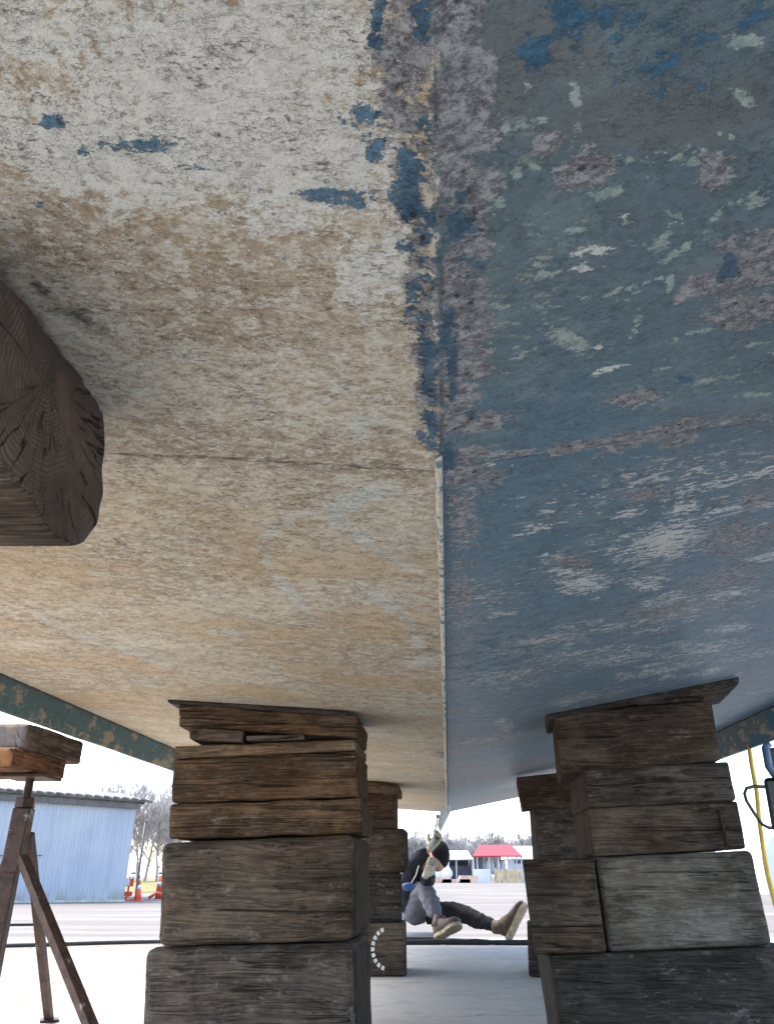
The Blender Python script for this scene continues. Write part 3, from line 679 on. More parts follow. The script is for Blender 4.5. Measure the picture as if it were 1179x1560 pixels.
# ------------------------------------------------------------ node helper
class NT:
    def __init__(s, name, rough=.8, spec=.3):
        s.m = bpy.data.materials.new(name); s.m.use_nodes = True; s.t = s.m.node_tree; s.n = s.t.nodes; s.l = s.t.links
        s.p = s.n['Principled BSDF']; s.p.inputs['Roughness'].default_value = rough
        s.p.inputs['Specular IOR Level'].default_value = spec
        s._tc = None
    def lk(s, a, b):
        if isinstance(a, (int, float)): b.default_value = a
        elif isinstance(a, tuple): b.default_value = a if len(a) == 4 or b.type == 'VECTOR' else a + (1,)
        else: s.l.new(a, b)
    def tc(s, k='Object'):
        if not s._tc: s._tc = s.n.new('ShaderNodeTexCoord')
        return s._tc.outputs[k]
    def attr(s, name):
        a = s.n.new('ShaderNodeAttribute'); a.attribute_name = name; return a.outputs['Fac']
    def map(s, v, sc, loc=(0, 0, 0), rot=(0, 0, 0)):
        m = s.n.new('ShaderNodeMapping'); s.lk(v, m.inputs[0])
        m.inputs['Scale'].default_value = sc; m.inputs['Location'].default_value = loc; m.inputs['Rotation'].default_value = rot
        return m.outputs[0]
    def noise(s, v, sc, det=4, ro=.55, dist=0., out=0):
        m = s.n.new('ShaderNodeTexNoise'); s.lk(v, m.inputs['Vector']); m.inputs['Scale'].default_value = sc
        m.inputs['Detail'].default_value = det; m.inputs['Roughness'].default_value = ro; m.inputs['Distortion'].default_value = dist
        return m.outputs[out]
    def vor(s, v, sc, f='F1', out=0, rnd=1.):
        m = s.n.new('ShaderNodeTexVoronoi'); s.lk(v, m.inputs['Vector']); m.inputs['Scale'].default_value = sc; m.feature = f
        m.inputs['Randomness'].default_value = rnd
        return m.outputs[out]
    def ma(s, op, a, b=0., c=0., clamp=False):
        m = s.n.new('ShaderNodeMath'); m.operation = op; m.use_clamp = clamp
        for x, i in ((a, 0), (b, 1), (c, 2)): s.lk(x, m.inputs[i])
        return m.outputs[0]
    def vm(s, op, a, b=(0, 0, 0)):
        m = s.n.new('ShaderNodeVectorMath'); m.operation = op; s.lk(a, m.inputs[0]); s.lk(b, m.inputs[1]); return m
    def step(s, x, a, b, lo=0., hi=1.):
        m = s.n.new('ShaderNodeMapRange'); m.interpolation_type = 'SMOOTHSTEP'; s.lk(x, m.inputs[0])
        for q, i in ((a, 1), (b, 2), (lo, 3), (hi, 4)): s.lk(q, m.inputs[i])
        return m.outputs[0]
    def mix(s, f, a, b, mode='MIX'):
        m = s.n.new('ShaderNodeMix'); m.data_type = 'RGBA'; m.blend_type = mode
        s.lk(f, m.inputs[0]); s.lk(a, m.inputs[6]); s.lk(b, m.inputs[7]); return m.outputs[2]
    def sep(s, v):
        m = s.n.new('ShaderNodeSeparateXYZ'); s.lk(v, m.inputs[0]); return m.outputs
    def comb(s, x, y, z):
        m = s.n.new('ShaderNodeCombineXYZ')
        for a, i in ((x, 0), (y, 1), (z, 2)): s.lk(a, m.inputs[i])
        return m.outputs[0]
    def done(s, col=None, h=None, dist=.002, st=.6, rough=None):
        if col is not None: s.lk(col, s.p.inputs['Base Color'])
        if rough is not None: s.lk(rough, s.p.inputs['Roughness'])
        if h is not None:
            b = s.n.new('ShaderNodeBump'); b.inputs['Distance'].default_value = dist; b.inputs['Strength'].default_value = st
            s.lk(h, b.inputs['Height']); s.l.new(b.outputs[0], s.p.inputs['Normal'])
        return s.m

def plain(name, col, rough=.7, var=.25, sc=20., metal=0., bump=.0, spec=.4, stretch=(1, 1, 1)):
    t = NT(name, rough, spec); v = t.map(t.tc(), stretch)
    n = t.noise(v, sc, 6, .6)
    c = t.mix(t.step(n, .3, .7), tuple(x * (1 - var) for x in col), tuple(min(1, x * (1 + var)) for x in col))
    t.p.inputs['Metallic'].default_value = metal
    return t.done(c, n if bump else None, bump or .001, .5)

def wood(name, dark, mid, light, grey=.3, greycol=(.26, .24, .215), stain=.5, crack=1., end=None, sc=1., pale=0.):
    t = NT(name, .85, .2)
    oi = t.n.new('ShaderNodeObjectInfo'); rnd = oi.outputs['Random']
    off = t.comb(t.ma('MULTIPLY', rnd, 37.), t.ma('MULTIPLY', rnd, 91.), t.ma('MULTIPLY', rnd, 53.))
    base = t.tc(); v = t.vm('ADD', base, off).outputs[0]
    warp = t.noise(t.map(v, (2.2 * sc, 5 * sc, 5 * sc)), 1., 2, .5, out=1)
    wv = t.vm('ADD', v, t.vm('MULTIPLY', t.vm('SUBTRACT', warp, (.5, .5, .5)).outputs[0], (.0, .05, .05)).outputs[0]).outputs[0]
    g1 = t.noise(t.map(wv, (3 * sc, 38 * sc, 38 * sc)), 1., 5, .65)
    g2 = t.noise(t.map(wv, (6 * sc, 190 * sc, 190 * sc)), 1., 3, .6)
    g3 = t.noise(t.map(v, (40, 120, 120)), 1., 5, .7)
    blot = t.noise(t.map(v, (4, 7, 7)), 1., 4, .6)
    blot2 = t.noise(t.map(v, (9, 13, 13), (3, 5, 1)), 1., 5, .65)
    c = t.mix(t.step(g1, .36, .60), dark, mid)
    c = t.mix(t.step(g2, .42, .72), c, t.mix(t.step(g1, .3, .7), mid, light))
    c = t.mix(t.ma('MULTIPLY', t.step(blot, .42, .62), grey), c, t.mix(t.step(g2, .35, .65), tuple(x * .6 for x in greycol), greycol))
    c = t.mix(t.ma('MULTIPLY', t.step(blot2, .5, .72), stain), c, tuple(x * .35 for x in dark))
    if pale:
        c = t.mix(t.ma('MULTIPLY', t.step(t.noise(t.map(v, (7, 16, 16), (9, 2, 4)), 1., 6, .75), .56, .74), pale), c, (.42, .39, .36))
    bp = t.noise(t.map(v, (5.5, 9, 9), (7, 7, 2)), 1., 6, .68)
    c = t.mix(t.ma('MULTIPLY', t.step(bp, .52, .64), .5), c, t.mix(.55, c, (.02, .015, .011)))
    c = t.mix(t.ma('MULTIPLY', t.step(bp, .36, .46, 1., 0.), .35), c, tuple(min(1, x * 1.35) for x in light))
    g4 = t.noise(t.map(wv, (9 * sc, 300 * sc, 300 * sc), (2, 2, 9)), 1., 3, .65)
    c = t.mix(t.step(g4, .50, .66), c, t.mix(.45, c, tuple(min(1, x * 1.5) for x in light)))
    c = t.mix(t.step(g4, .36, .48, 1., 0.), c, t.mix(.45, c, tuple(x * .4 for x in dark)))
    # cracks: thin dark lines that follow the grain, only where the timber has checked
    k1 = t.noise(t.map(v, (.55 * sc, 24 * sc, 24 * sc), (5, 3, 2)), 1., 3, .45)
    k3 = t.noise(t.map(wv, (1.6 * sc, 95 * sc, 95 * sc), (2, 6, 2)), 1., 3, .55)
    k2 = t.noise(t.map(wv, (4 * sc, 9 * sc, 9 * sc), (1, 8, 3)), 1., 2, .5)
    ln = t.ma('ABSOLUTE', t.ma('SUBTRACT', k1, .5))
    cr = t.ma('MULTIPLY', t.step(ln, .002 * crack, .011 * crack, 1., 0.), t.step(k2, .50 - .06 * crack, .54))
    cr3 = t.ma('MULTIPLY', t.step(t.ma('ABSOLUTE', t.ma('SUBTRACT', k3, .5)), .004, .02, 1., 0.), t.step(blot2, .5, .62)); cr = t.ma('MULTIPLY', t.ma('MAXIMUM', cr, t.ma('MULTIPLY', cr3, .75)), min(1., crack))
    spk = t.step(t.vor(t.map(v, (16, 26, 26)), 1.), .05, .1, 1., 0.)
    spk = t.ma('MULTIPLY', spk, t.step(t.noise(v, 9.), .5, .6))
    dk = t.ma('MAXIMUM', cr, t.ma('MULTIPLY', spk, .8))
    c = t.mix(t.ma('MULTIPLY', dk, .9), c, (.012, .009, .007))
    big = t.noise(t.map(v, (2.6, 4.5, 4.5), (1, 9, 6)), 1., 5, .62)
    c = t.mix(t.ma('MULTIPLY', t.step(big, .50, .60), .5), c, t.mix(.6, c, (.016, .012, .009)))
    c = t.mix(t.ma('MULTIPLY', t.step(big, .36, .47, 1., 0.), .45), c, t.mix(.5, c, tuple(min(1, x * 1.9) for x in light)))
    sc_w = t.step(t.noise(t.map(v, (14, 30, 30), (8, 8, 3)), 1., 7, .78), .58, .66)
    c = t.mix(t.ma('MULTIPLY', sc_w, .35), c, (.36, .34, .31))
    c = t.mix(t.step(rnd, 0., 1., .0, .12), c, t.mix(.5, c, (.02, .016, .013)))
    c = t.mix(t.step(g3, .3, .7), t.mix(.35, c, (.01, .008, .006)), c)
    hgt = t.ma('ADD', t.ma('MULTIPLY', g1, .8), t.ma('ADD', t.ma('MULTIPLY', g2, .5), t.ma('ADD', t.ma('MULTIPLY', g3, .25), t.ma('MULTIPLY', dk, -1.6))))
    # end grain: rings round a pith outside the section, radial checks
    nx = t.ma('ABSOLUTE', t.sep(t.tc('Normal'))[0]); isend = t.step(nx, .72, .9)
    o = t.sep(t.vm('ADD', t.vm('SUBTRACT', base, (0, .10, .13)).outputs[0],
                   t.vm('MULTIPLY', t.vm('SUBTRACT', t.noise(t.map(v, (1, 9, 9)), 1., 3, .5, out=1), (.5, .5, .5)).outputs[0], (0, .03, .03)).outputs[0]).outputs[0])
    rr = t.ma('SQRT', t.ma('ADD', t.ma('MULTIPLY', o[1], o[1]), t.ma('MULTIPLY', o[2], o[2])))
    ring = t.ma('SINE', t.ma('MULTIPLY', rr, 1500.)); ring = t.ma('MULTIPLY_ADD', ring, .5, .5)
    ring = t.ma('MULTIPLY', ring, t.step(t.noise(v, 30.), .3, .7, .4, 1.))
    an = t.ma('ARCTAN2', o[2], o[1])
    rk = t.noise(t.comb(t.ma('MULTIPLY', an, 5.), t.ma('MULTIPLY', rr, 5.), rnd), 1., 3, .55)
    rkl = t.ma('MULTIPLY', t.step(t.ma('ABSOLUTE', t.ma('SUBTRACT', rk, .5)), .003, .018, 1., 0.), t.step(t.noise(v, 12.), .42, .56))
    em = end or mid
    ec = t.mix(ring, tuple(x * .55 for x in em), em)
    ec = t.mix(t.step(blot2, .35, .65), ec, tuple(x * .45 for x in em)); ec = t.mix(t.ma('MULTIPLY', rkl, .9), ec, (.008, .006, .005))
    ec = t.mix(t.ma('MULTIPLY', t.step(t.noise(t.map(v, (1, 11, 11), (4, 4, 4)), 1., 4), .56, .70), .3), ec, tuple(a * b for a, b in zip(em, (1.5, 1.1, .7))))
    c = t.mix(isend, c, ec)
    eh = t.ma('ADD', t.ma('MULTIPLY', ring, .35), t.ma('ADD', t.ma('MULTIPLY', rkl, -1.5), g3))
    hm = t.n.new('ShaderNodeMix'); t.lk(isend, hm.inputs[0]); t.lk(hgt, hm.inputs[2]); t.lk(eh, hm.inputs[3])
    return t.done(c, hm.outputs[0], .003, .9)

W = {}
W['brown'] = wood('cracked_brown_timber', (.045, .026, .014), (.099, .055, .028), (.189, .119, .067), .2, stain=.6, crack=1.8)
W['tan'] = wood('tan_board_wood', (.073, .047, .028), (.163, .107, .060), (.284, .206, .129), .15, stain=.35, crack=.8)
W['grey'] = wood('weathered_grey_timber', (.039, .029, .022), (.068, .052, .040), (.136, .111, .089), .6, (.176, .159, .142), stain=.5, pale=.35)
W['greybrown'] = wood('weathered_grey_brown_timber', (.041, .029, .021), (.076, .052, .035), (.147, .110, .079), .35, (.21,.18,.15), stain=.65, pale=.3)
W['dark'] = wood('dark_oily_timber', (.019, .015, .013), (.047, .038, .033), (.095, .079, .069), .35, (.112, .103, .099), stain=.6, pale=.22)
W['pale'] = wood('pale_weathered_timber', (.073, .060, .049), (.116, .097, .077), (.209, .184, .155), .7, (.249, .225, .200), stain=.55, pale=.5)
W['red'] = wood('reddish_brown_timber', (.036, .019, .012), (.077, .040, .025), (.129, .073, .047), .1, stain=.5)
W['near'] = wood('dark_sawn_timber', (.030, .021, .015), (.086, .058, .039), (.163, .120, .084), .2, stain=.4, end=(.150, .115, .090))
W['jack'] = wood('warm_cut_timber', (.060, .043, .031), (.146, .103, .069), (.249, .181, .120), .4, stain=.4, end=(.310, .267, .241))
W['orange'] = wood('orange_stained_wood', (.077, .039, .026), (.163, .073, .043), (.292, .138, .077), .0, stain=.3, end=(.473, .215, .086))

def timber(name, quad, depth, yaw, loc, mat, rnd=.012, rough=.0022, seed=0, chip=.0, kdepth=None, res=1.):
    """sawn timber: front outline quad (TL,TR,BR,BL in x,z), pushed back by depth; rounded worn edges, grain relief"""
    rs = random.Random(seed)
    w = (abs(quad[1][0] - quad[0][0]) + abs(quad[2][0] - quad[3][0])) / 2; h = (abs(quad[0][1] - quad[3][1]) + abs(quad[1][1] - quad[2][1])) / 2
    r = min(rnd, h * .45, w * .3)
    def ticks(L, st):
        n = max(3, int(L / st)); a = [0, r * .3, r * .65, r] + [r + (L - 2 * r) * i / n for i in range(1, n)] + [L - r, L - r * .65, L - r * .3, L]
        return a
    X, Y, Z = ticks(w, .012 / res), ticks(depth, .02 / res), ticks(h, .008 / res)
    idx = {}; vs = []; fs = []
    off = Vector((rs.random() * 50, rs.random() * 50, rs.random() * 50))
    def pt(i, j, k):
        key = (i, j, k)
        if key in idx: return idx[key]
        p = Vector((X[i], Y[j], Z[k])); q = Vector((min(max(p.x, r), w - r), min(max(p.y, r), depth - r), min(max(p.z, r), h - r)))
        d = p - q; n = d.normalized() if d.length > 1e-9 else Vector((0, 0, 0))
        wr = noise.noise(Vector((p.x * 5, p.y * 5, p.z * 5)) + off)      # edge wear varies along the arris
        rr_ = r
        p2 = q + n * rr_
        g = noise.noise(Vector((p.x * 5, p.y * 55, p.z * 55)) + off) * .55 + noise.noise(Vector((p.x * 12, p.y * 14, p.z * 14)) + off * 2) * .7
        crk = noise.noise(Vector((p.x * 2.2, p.y * 18, p.z * 18)) + off * 3); crk = max(0, 1 - abs(crk) / .05) * max(0, wr + .15)
        nedge = (abs(d.x) > 1e-6) + (abs(d.y) > 1e-6) + (abs(d.z) > 1e-6)
        wear = (max(0., wr + .05) * chip if nedge >= 2 else 0)
        p2 = p2 + n * (g * rough - crk * rough * 2.2 - wear)
        a = min(max(p2.x / w, -.1), 1.1); c = min(max(p2.z / h, -.1), 1.1)
        TL, TR, BR, BL = quad
        x = (BL[0] * (1 - a) + BR[0] * a) * (1 - c) + (TL[0] * (1 - a) + TR[0] * a) * c
        z = (BL[1] * (1 - a) + BR[1] * a) * (1 - c) + (TL[1] * (1 - a) + TR[1] * a) * c
        idx[key] = len(vs); vs.append((x, p2.y, z)); return idx[key]
    nx, ny, nz = len(X) - 1, len(Y) - 1, len(Z) - 1
    for i in range(nx):
        for k in range(nz):
            fs.append((pt(i, 0, k), pt(i + 1, 0, k), pt(i + 1, 0, k + 1), pt(i, 0, k + 1)))
            fs.append((pt(i, ny, k), pt(i, ny, k + 1), pt(i + 1, ny, k + 1), pt(i + 1, ny, k)))
        for j in range(ny):
            fs.append((pt(i, j, 0), pt(i, j + 1, 0), pt(i + 1, j + 1, 0), pt(i + 1, j, 0)))
            fs.append((pt(i, j, nz), pt(i + 1, j, nz), pt(i + 1, j + 1, nz), pt(i, j + 1, nz)))
    for j in range(ny):
        for k in range(nz):
            fs.append((pt(0, j, k), pt(0, j, k + 1), pt(0, j + 1, k + 1), pt(0, j + 1, k)))
            fs.append((pt(nx, j, k), pt(nx, j + 1, k), pt(nx, j + 1, k + 1), pt(nx, j, k + 1)))
    me = bpy.data.meshes.new(name); me.from_pydata(vs, [], fs); me.update()
    o = link_mesh(name, me, mat, None, True); o.location = loc; o.rotation_euler = (0, 0, -yaw)
    return o

# ------------------------------------------------------------ ground
def ground_z(y):
    if y < 7: return 0.
    t = min(1, (y - 7) / 18); return -.295 * (t * t * (3 - 2 * t))
t = NT('weathered_concrete', .85, .25)
v = t.tc(); x, y, z = t.sep(v)
n1 = t.noise(v, .9, 5, .6); n2 = t.noise(v, 14, 7, .7); n3 = t.noise(t.map(v, (.25, 1.6, 1)), 1., 5, .6); n4 = t.noise(v, 90, 4, .7)
near = t.mix(t.step(n1, .3, .7), (.37, .355, .335), (.47, .45, .42))
near = t.mix(t.step(n2, .35, .7), t.mix(.22, near, (.2, .19, .18)), near)
far = t.mix(t.step(n3, .35, .65), (.115, .101, .088), (.175, .157, .140)); far = t.mix(t.step(n2, .4, .65), t.mix(.45, far, (.09, .08, .072)), far)
sp = t.noise(v, 3.1, 7, .7); near = t.mix(t.ma('MULTIPLY', t.step(sp, .5, .62), .45), near, (.26, .235, .205)); near = t.mix(t.step(t.ma('MULTIPLY', t.ma('ADD', x, t.ma('MULTIPLY', y, -.0747)), -1.), 1.2, 1.7), near, t.mix(.88, near, t.mix(t.step(n2, .4, .6), (.14, .11, .082), (.30, .245, .19))))
spk = t.step(t.vor(v, 26.), .04, .09, 1., 0.); near = t.mix(t.ma('MULTIPLY', spk, t.ma('MULTIPLY', t.step(n2, .5, .6), .7)), near, (.1, .085, .07))
c = t.mix(t.step(y, 6.7, 7.1), near, far)
jx = t.ma('ABSOLUTE', t.ma('SUBTRACT', t.ma('FRACT', t.ma('MULTIPLY_ADD', x, .25, .12)), .5)); jy = t.ma('ABSOLUTE', t.ma('SUBTRACT', t.ma('FRACT', t.ma('MULTIPLY_ADD', t.ma('ADD', y, t.ma('MULTIPLY', x, -.05)), .3, .62)), .5))
jl = t.step(t.ma('MINIMUM', jx, jy), .0012, .0022, 1., 0.); jl = t.ma('MULTIPLY', jl, t.step(y, 12, 14, 1., 0.))
cw = t.vm('ADD', v, t.vm('MULTIPLY', t.noise(v, 2.5, 4, .6, out=1), (.5, .5, 0)).outputs[0]).outputs[0]
ck = t.step(t.vor(t.map(cw, (.35, .5, 1)), 1., 'DISTANCE_TO_EDGE'), .002, .006, 1., 0.)
ck = t.ma('MULTIPLY', ck, t.step(n1, .48, .56))
dk = t.ma('MAXIMUM', jl, ck)
c = t.mix(t.ma('MULTIPLY', dk, .5), c, (.16, .15, .14))
pch = t.step(t.noise(t.map(v, (.12, .5, 1), (3, 1, 0)), 1., 3, .5), .58, .6)
c = t.mix(t.ma('MULTIPLY', t.ma('MULTIPLY', pch, .35), t.step(y, 7., 8.)), c, (.30, .28, .26))
M_ground = t.done(c, t.ma('ADD', n2, t.ma('ADD', t.ma('MULTIPLY', n4, .6), t.ma('MULTIPLY', dk, -2.))), .004, .5)
ys = [-60, -20, -5, 0, 4, 7] + [7 + i * 1.5 for i in range(1, 13)] + [32, 45, 70, 110, 200, 500, 1500]
mb = MB(); xs = [-1200, -80, -20, -5, 0, 5, 20, 80, 1200]
mb.add([(x, y, ground_z(y)) for y in ys for x in xs], [(j * 9 + i, j * 9 + i + 1, (j + 1) * 9 + i + 1, (j + 1) * 9 + i) for j in range(len(ys) - 1) for i in range(8)])
tag(mb.build('ground', M_ground, smooth=True), kind='structure')
t = NT('dry_grass', .95, .1); v = t.tc(); n = t.noise(v, .8, 6, .7); n2 = t.noise(v, 30, 4, .7)
c = t.mix(t.step(n, .35, .65), (.13, .125, .05), (.24, .20, .10)); c = t.mix(n2, c, t.mix(.4, c, (.1, .11, .04)))
M_grass = t.done(c, n2, .03, .6)
mb = MB(); random.seed(4)
gx = [-60 + i * 1.5 for i in range(34)]; gy = [40, 40.6, 42, 46, 52, 60, 72, 90, 130, 210]
mb.add([(x, y + (random.uniform(-.5, .5) if j == 0 else 0), -.29 if j == 0 else (-.24 + .10 * noise.noise(Vector((x * .2, y * .2, 0))) + (.12 if j > 2 else 0))) for j, y in enumerate(gy) for x in gx],
       [(j * 34 + i, j * 34 + i + 1, (j + 1) * 34 + i + 1, (j + 1) * 34 + i) for j in range(len(gy) - 1) for i in range(33)])
tag(mb.build('grass_verge', M_grass, smooth=True), kind='structure')

# ------------------------------------------------------------ boat
def kslope(s, l): return .07 if s < 0 else .14 + .05 * max(0, min(1, l / 6.5))
def hull_z(s, l): return .45 + .4009 + .01 * l + kslope(s, l) * abs(s)
SL, SR, STERN, BOW = -1.235, 1.455, 6.53, -.5
def ticks(segs):
    a = []
    for x0, x1, st in segs:
        n = max(1, round((x1 - x0) / st)); a += [x0 + (x1 - x0) * i / n for i in range(n)]
    return np.array(a + [segs[-1][1]])
ss = ticks([(SL, -.75, .03), (-.75, -.42, .012), (-.42, -.05, .0045), (-.05, 0, .0025), (0, .05, .0025), (.05, .42, .0045), (.42, .8, .012), (.8, SR, .03)])
ll = ticks([(BOW, .1, .05), (.1, .8, .005), (.8, 1.4, .010), (1.4, 2.4, .02), (2.4, STERN, .05)])
SS, LL = np.meshgrid(ss, ll); NS, NL = len(ss), len(ll)
ZZ = .8509 + .01 * LL + np.where(SS < 0, .07, .14 + .05 * np.clip(LL / 6.5, 0, 1)) * np.abs(SS)
ATT = {k: np.zeros_like(SS) for k in 'WTBGMCEDN'}
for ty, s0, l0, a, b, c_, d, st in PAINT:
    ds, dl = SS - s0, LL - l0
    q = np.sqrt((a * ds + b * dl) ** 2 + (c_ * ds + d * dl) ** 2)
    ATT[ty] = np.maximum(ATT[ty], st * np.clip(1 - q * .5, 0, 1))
# relief: blistered scars along the keel, low rolling unevenness
g = np.array([noise.noise(Vector((s * 45, l * 45, 0))) for s, l in zip(SS.ravel(), LL.ravel())]).reshape(SS.shape)
g2 = np.array([noise.noise(Vector((s * 110, l * 110, 3))) for s, l in zip(SS.ravel(), LL.ravel())]).reshape(SS.shape)
lump = np.exp(-(SS / .012) ** 2) * np.clip((.72 - LL) / .05, 0, 1)
ZZ -= lump * (.0035 + .003 * g + .002 * g2) + ATT['G'] * (.0012 * g + .0012 * g2) * (LL < 1.5) + .0006 * g
me = bpy.data.meshes.new('hull_bottom')
vs = np.stack([SS, LL, ZZ], -1).reshape(-1, 3)
I = (np.arange(NL - 1)[:, None] * NS + np.arange(NS - 1)[None]).ravel()
F4 = np.stack([I, I + NS, I + NS + 1, I + 1], -1)          # faces look down
me.vertices.add(len(vs)); me.vertices.foreach_set('co', vs.ravel()); me.loops.add(F4.size); me.polygons.add(len(F4))
me.loops.foreach_set('vertex_index', F4.ravel()); me.polygons.foreach_set('loop_start', np.arange(0, F4.size, 4)); me.polygons.foreach_set('loop_total', np.full(len(F4), 4))
me.update(calc_edges=True); me.validate()
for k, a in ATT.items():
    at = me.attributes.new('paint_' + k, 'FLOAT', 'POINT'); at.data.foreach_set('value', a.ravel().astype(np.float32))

t = NT('scraped_hull_paint', .6, .35)
v = t.tc(); sx, ly, _ = t.sep(v)
A = {k: t.attr('paint_' + k) for k in ATT}
nb = t.noise(v, 5, 4, .6)                       # broad
nm = t.noise(t.map(v, (26, 34, 26)), 1., 7, .72)    # patches
nf = t.noise(t.map(v, (90, 120, 90)), 1., 7, .75)   # speckle
ng = t.noise(t.map(v, (300, 420, 300), (3, 1, 7)), 1., 4, .7) # grain
nst = t.noise(t.map(v, (14, 46, 10), (0, 0, 4)), 1., 6, .7)  # streaks laid across the hull
nh = t.noise(t.map(v, (150, 190, 150), (8, 8, 1)), 1., 6, .75)
def ragged(a, amp=1., w=.03, thr=.46, n=None, fine=1.):
    j = t.ma('ADD', t.ma('MULTIPLY', t.ma('SUBTRACT', n or nm, .5), 1.7 * amp), t.ma('ADD', t.ma('MULTIPLY', t.ma('SUBTRACT', nf, .5), 1.5 * amp), t.ma('MULTIPLY', t.ma('SUBTRACT', nh, .5), 1.3 * fine)))
    x = t.ma('ADD', a, t.ma('MULTIPLY', j, t.step(a, .0, .3)))
    return t.step(x, thr - w, thr + w)
# --- left: antifouling scraped back to cream
l1 = t.mix(t.step(nf, .40, .58), (.40, .315, .21), (.66, .60, .465))
l1 = t.mix(t.ma('MULTIPLY', t.step(nst, .48, .68), .6), l1, (.70, .65, .52))
wht = t.mix(t.step(nf, .3, .6), (.56, .55, .48), (.74, .735, .66))
tan = t.mix(t.step(nh, .38, .62), (.33, .245, .16), (.50, .40, .275))
tf = t.step(t.ma('ADD', A['T'], t.ma('ADD', t.ma('MULTIPLY', t.ma('SUBTRACT', nm, .5), 1.6), t.ma('MULTIPLY', t.ma('SUBTRACT', nf, .5), 1.6))), .25, .5)
l1 = t.mix(t.ma('MULTIPLY', tf, .85), l1, tan)
mk = t.step(t.noise(t.map(v, (48, 75, 48), (4, 6, 2)), 1., 8, .8), .50, .545)
l1 = t.mix(t.ma('MULTIPLY', mk, .75), l1, t.mix(t.step(nh, .4, .6), (.60, .57, .46), (.76, .745, .66)))
zl = t.noise(t.map(v, (2.4, 5.5, 2), (3, 3, 1), (0, 0, .5)), 1., 4, .6)
l1 = t.mix(t.ma('MULTIPLY', t.ma('MULTIPLY', t.step(t.ma('ADD', zl, t.ma('MULTIPLY', nf, .3)), .64, .76), t.step(ly, .6, 1.2)), .7), l1, (.58, .43, .25))
l1 = t.mix(t.ma('MULTIPLY', t.ma('MULTIPLY', t.step(t.ma('ADD', zl, t.ma('MULTIPLY', nf, .4)), .52, .62, 1., 0.), t.step(ly, .5, .9)), .6), l1, (.73, .69, .56))
l1 = t.mix(t.ma('MULTIPLY', t.step(t.noise(t.map(v, (5, 26, 5), (1, 13, 1), (0, 0, .25)), 1., 7, .72), .56, .64), t.ma('MULTIPLY', t.step(ly, .7, 1.3), .55)), l1, (.40, .32, .21))
wf = t.step(t.ma('ADD', A['W'], t.ma('ADD', t.ma('MULTIPLY', t.ma('SUBTRACT', nf, .5), 1.7), t.ma('MULTIPLY', t.ma('SUBTRACT', nm, .5), .9))), .4, .56)
l1 = t.mix(wf, l1, wht)
en = t.noise(t.map(v, (60, 95, 60), (14, 6, 2)), 1., 7, .72)
edge = t.ma('MULTIPLY', t.step(t.ma('ABSOLUTE', t.ma('SUBTRACT', en, .5)), .002, .009, 1., 0.), t.step(nm, .46, .58))
l1 = t.mix(t.ma('MULTIPLY', edge, .42), l1, (.17, .14, .105))
ef = t.ma('MULTIPLY', ragged(A['E'], 1.1, .09, .48, nst, 1.4), .7)
l1 = t.mix(ef, l1, t.mix(t.step(nst, .4, .6), (.46, .55, .53), (.66, .68, .62)))
pk = t.step(t.noise(t.map(v, (190, 250, 190), (9, 2, 6)), 1., 4, .7), .60, .68)
l1 = t.mix(t.ma('MULTIPLY', pk, .55), l1, (.20, .17, .125))
flake = t.step(t.noise(t.map(v, (120, 170, 100), (7, 7, 7)), 1., 3, .6), .60, .66)
l1 = t.mix(t.ma('MULTIPLY', flake, .6), l1, (.72, .70, .64))
spd = t.step(t.noise(t.map(v, (110, 240, 90), (1, 2, 7)), 1., 5, .7), .575, .66)
spd = t.ma('MULTIPLY', spd, t.step(nm, .38, .62, .15, .8))
l1 = t.mix(spd, l1, (.12, .105, .085))
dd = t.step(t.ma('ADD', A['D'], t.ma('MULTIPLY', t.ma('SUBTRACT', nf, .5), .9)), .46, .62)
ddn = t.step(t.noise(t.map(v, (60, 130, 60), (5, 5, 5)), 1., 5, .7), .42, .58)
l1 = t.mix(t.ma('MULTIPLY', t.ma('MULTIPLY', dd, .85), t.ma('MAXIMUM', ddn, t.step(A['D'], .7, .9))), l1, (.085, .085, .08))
teal = t.step(t.noise(t.map(v, (22, 60, 20), (9, 1, 2)), 1., 6, .75), .64, .69)
l1 = t.mix(t.ma('MULTIPLY', t.ma('MULTIPLY', teal, t.step(ly, .7, 1.1)), .6), l1, (.26, .38, .40))
# --- right: slate blue antifouling
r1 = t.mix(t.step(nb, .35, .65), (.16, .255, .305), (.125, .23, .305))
r1 = t.mix(t.ma('MULTIPLY', t.step(ly, .7, 1.7), .6), r1, (.255, .345, .405))  # sheen towards the stern, painted in as a paler blue
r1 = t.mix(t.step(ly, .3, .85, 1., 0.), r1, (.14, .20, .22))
r1 = t.mix(t.ma('MULTIPLY', t.step(nm, .45, .7), .35), r1, (.19, .26, .27))
r1 = t.mix(t.ma('MULTIPLY', t.step(nst, .5, .75), .3), r1, (.06, .165, .28))
r1 = t.mix(t.step(nh, .36, .6), t.mix(.30, r1, (.02, .04, .05)), r1)
r1 = t.mix(t.ma('MULTIPLY', t.step(t.noise(t.map(v, (16, 22, 16), (6, 6, 1)), 1., 6, .7), .50, .62), .4), r1, (.25, .33, .34))
nfac = t.step(t.ma('ADD', A['N'], t.ma('MULTIPLY', t.ma('SUBTRACT', nm, .5), .5)), .3, .62)
r1 = t.mix(t.ma('MULTIPLY', nfac, .6), r1, (.165, .175, .165))
chip_n = t.noise(t.map(v, (42, 120, 42), (2, 9, 4), (0, 0, .12)), 1., 6, .62)
zone = t.noise(t.map(v, (3.2, 5, 3), (4, 2, 0)), 1., 2, .5)
chips = t.step(t.ma('ADD', chip_n, t.ma('MULTIPLY', zone, .34)), .80, .815)
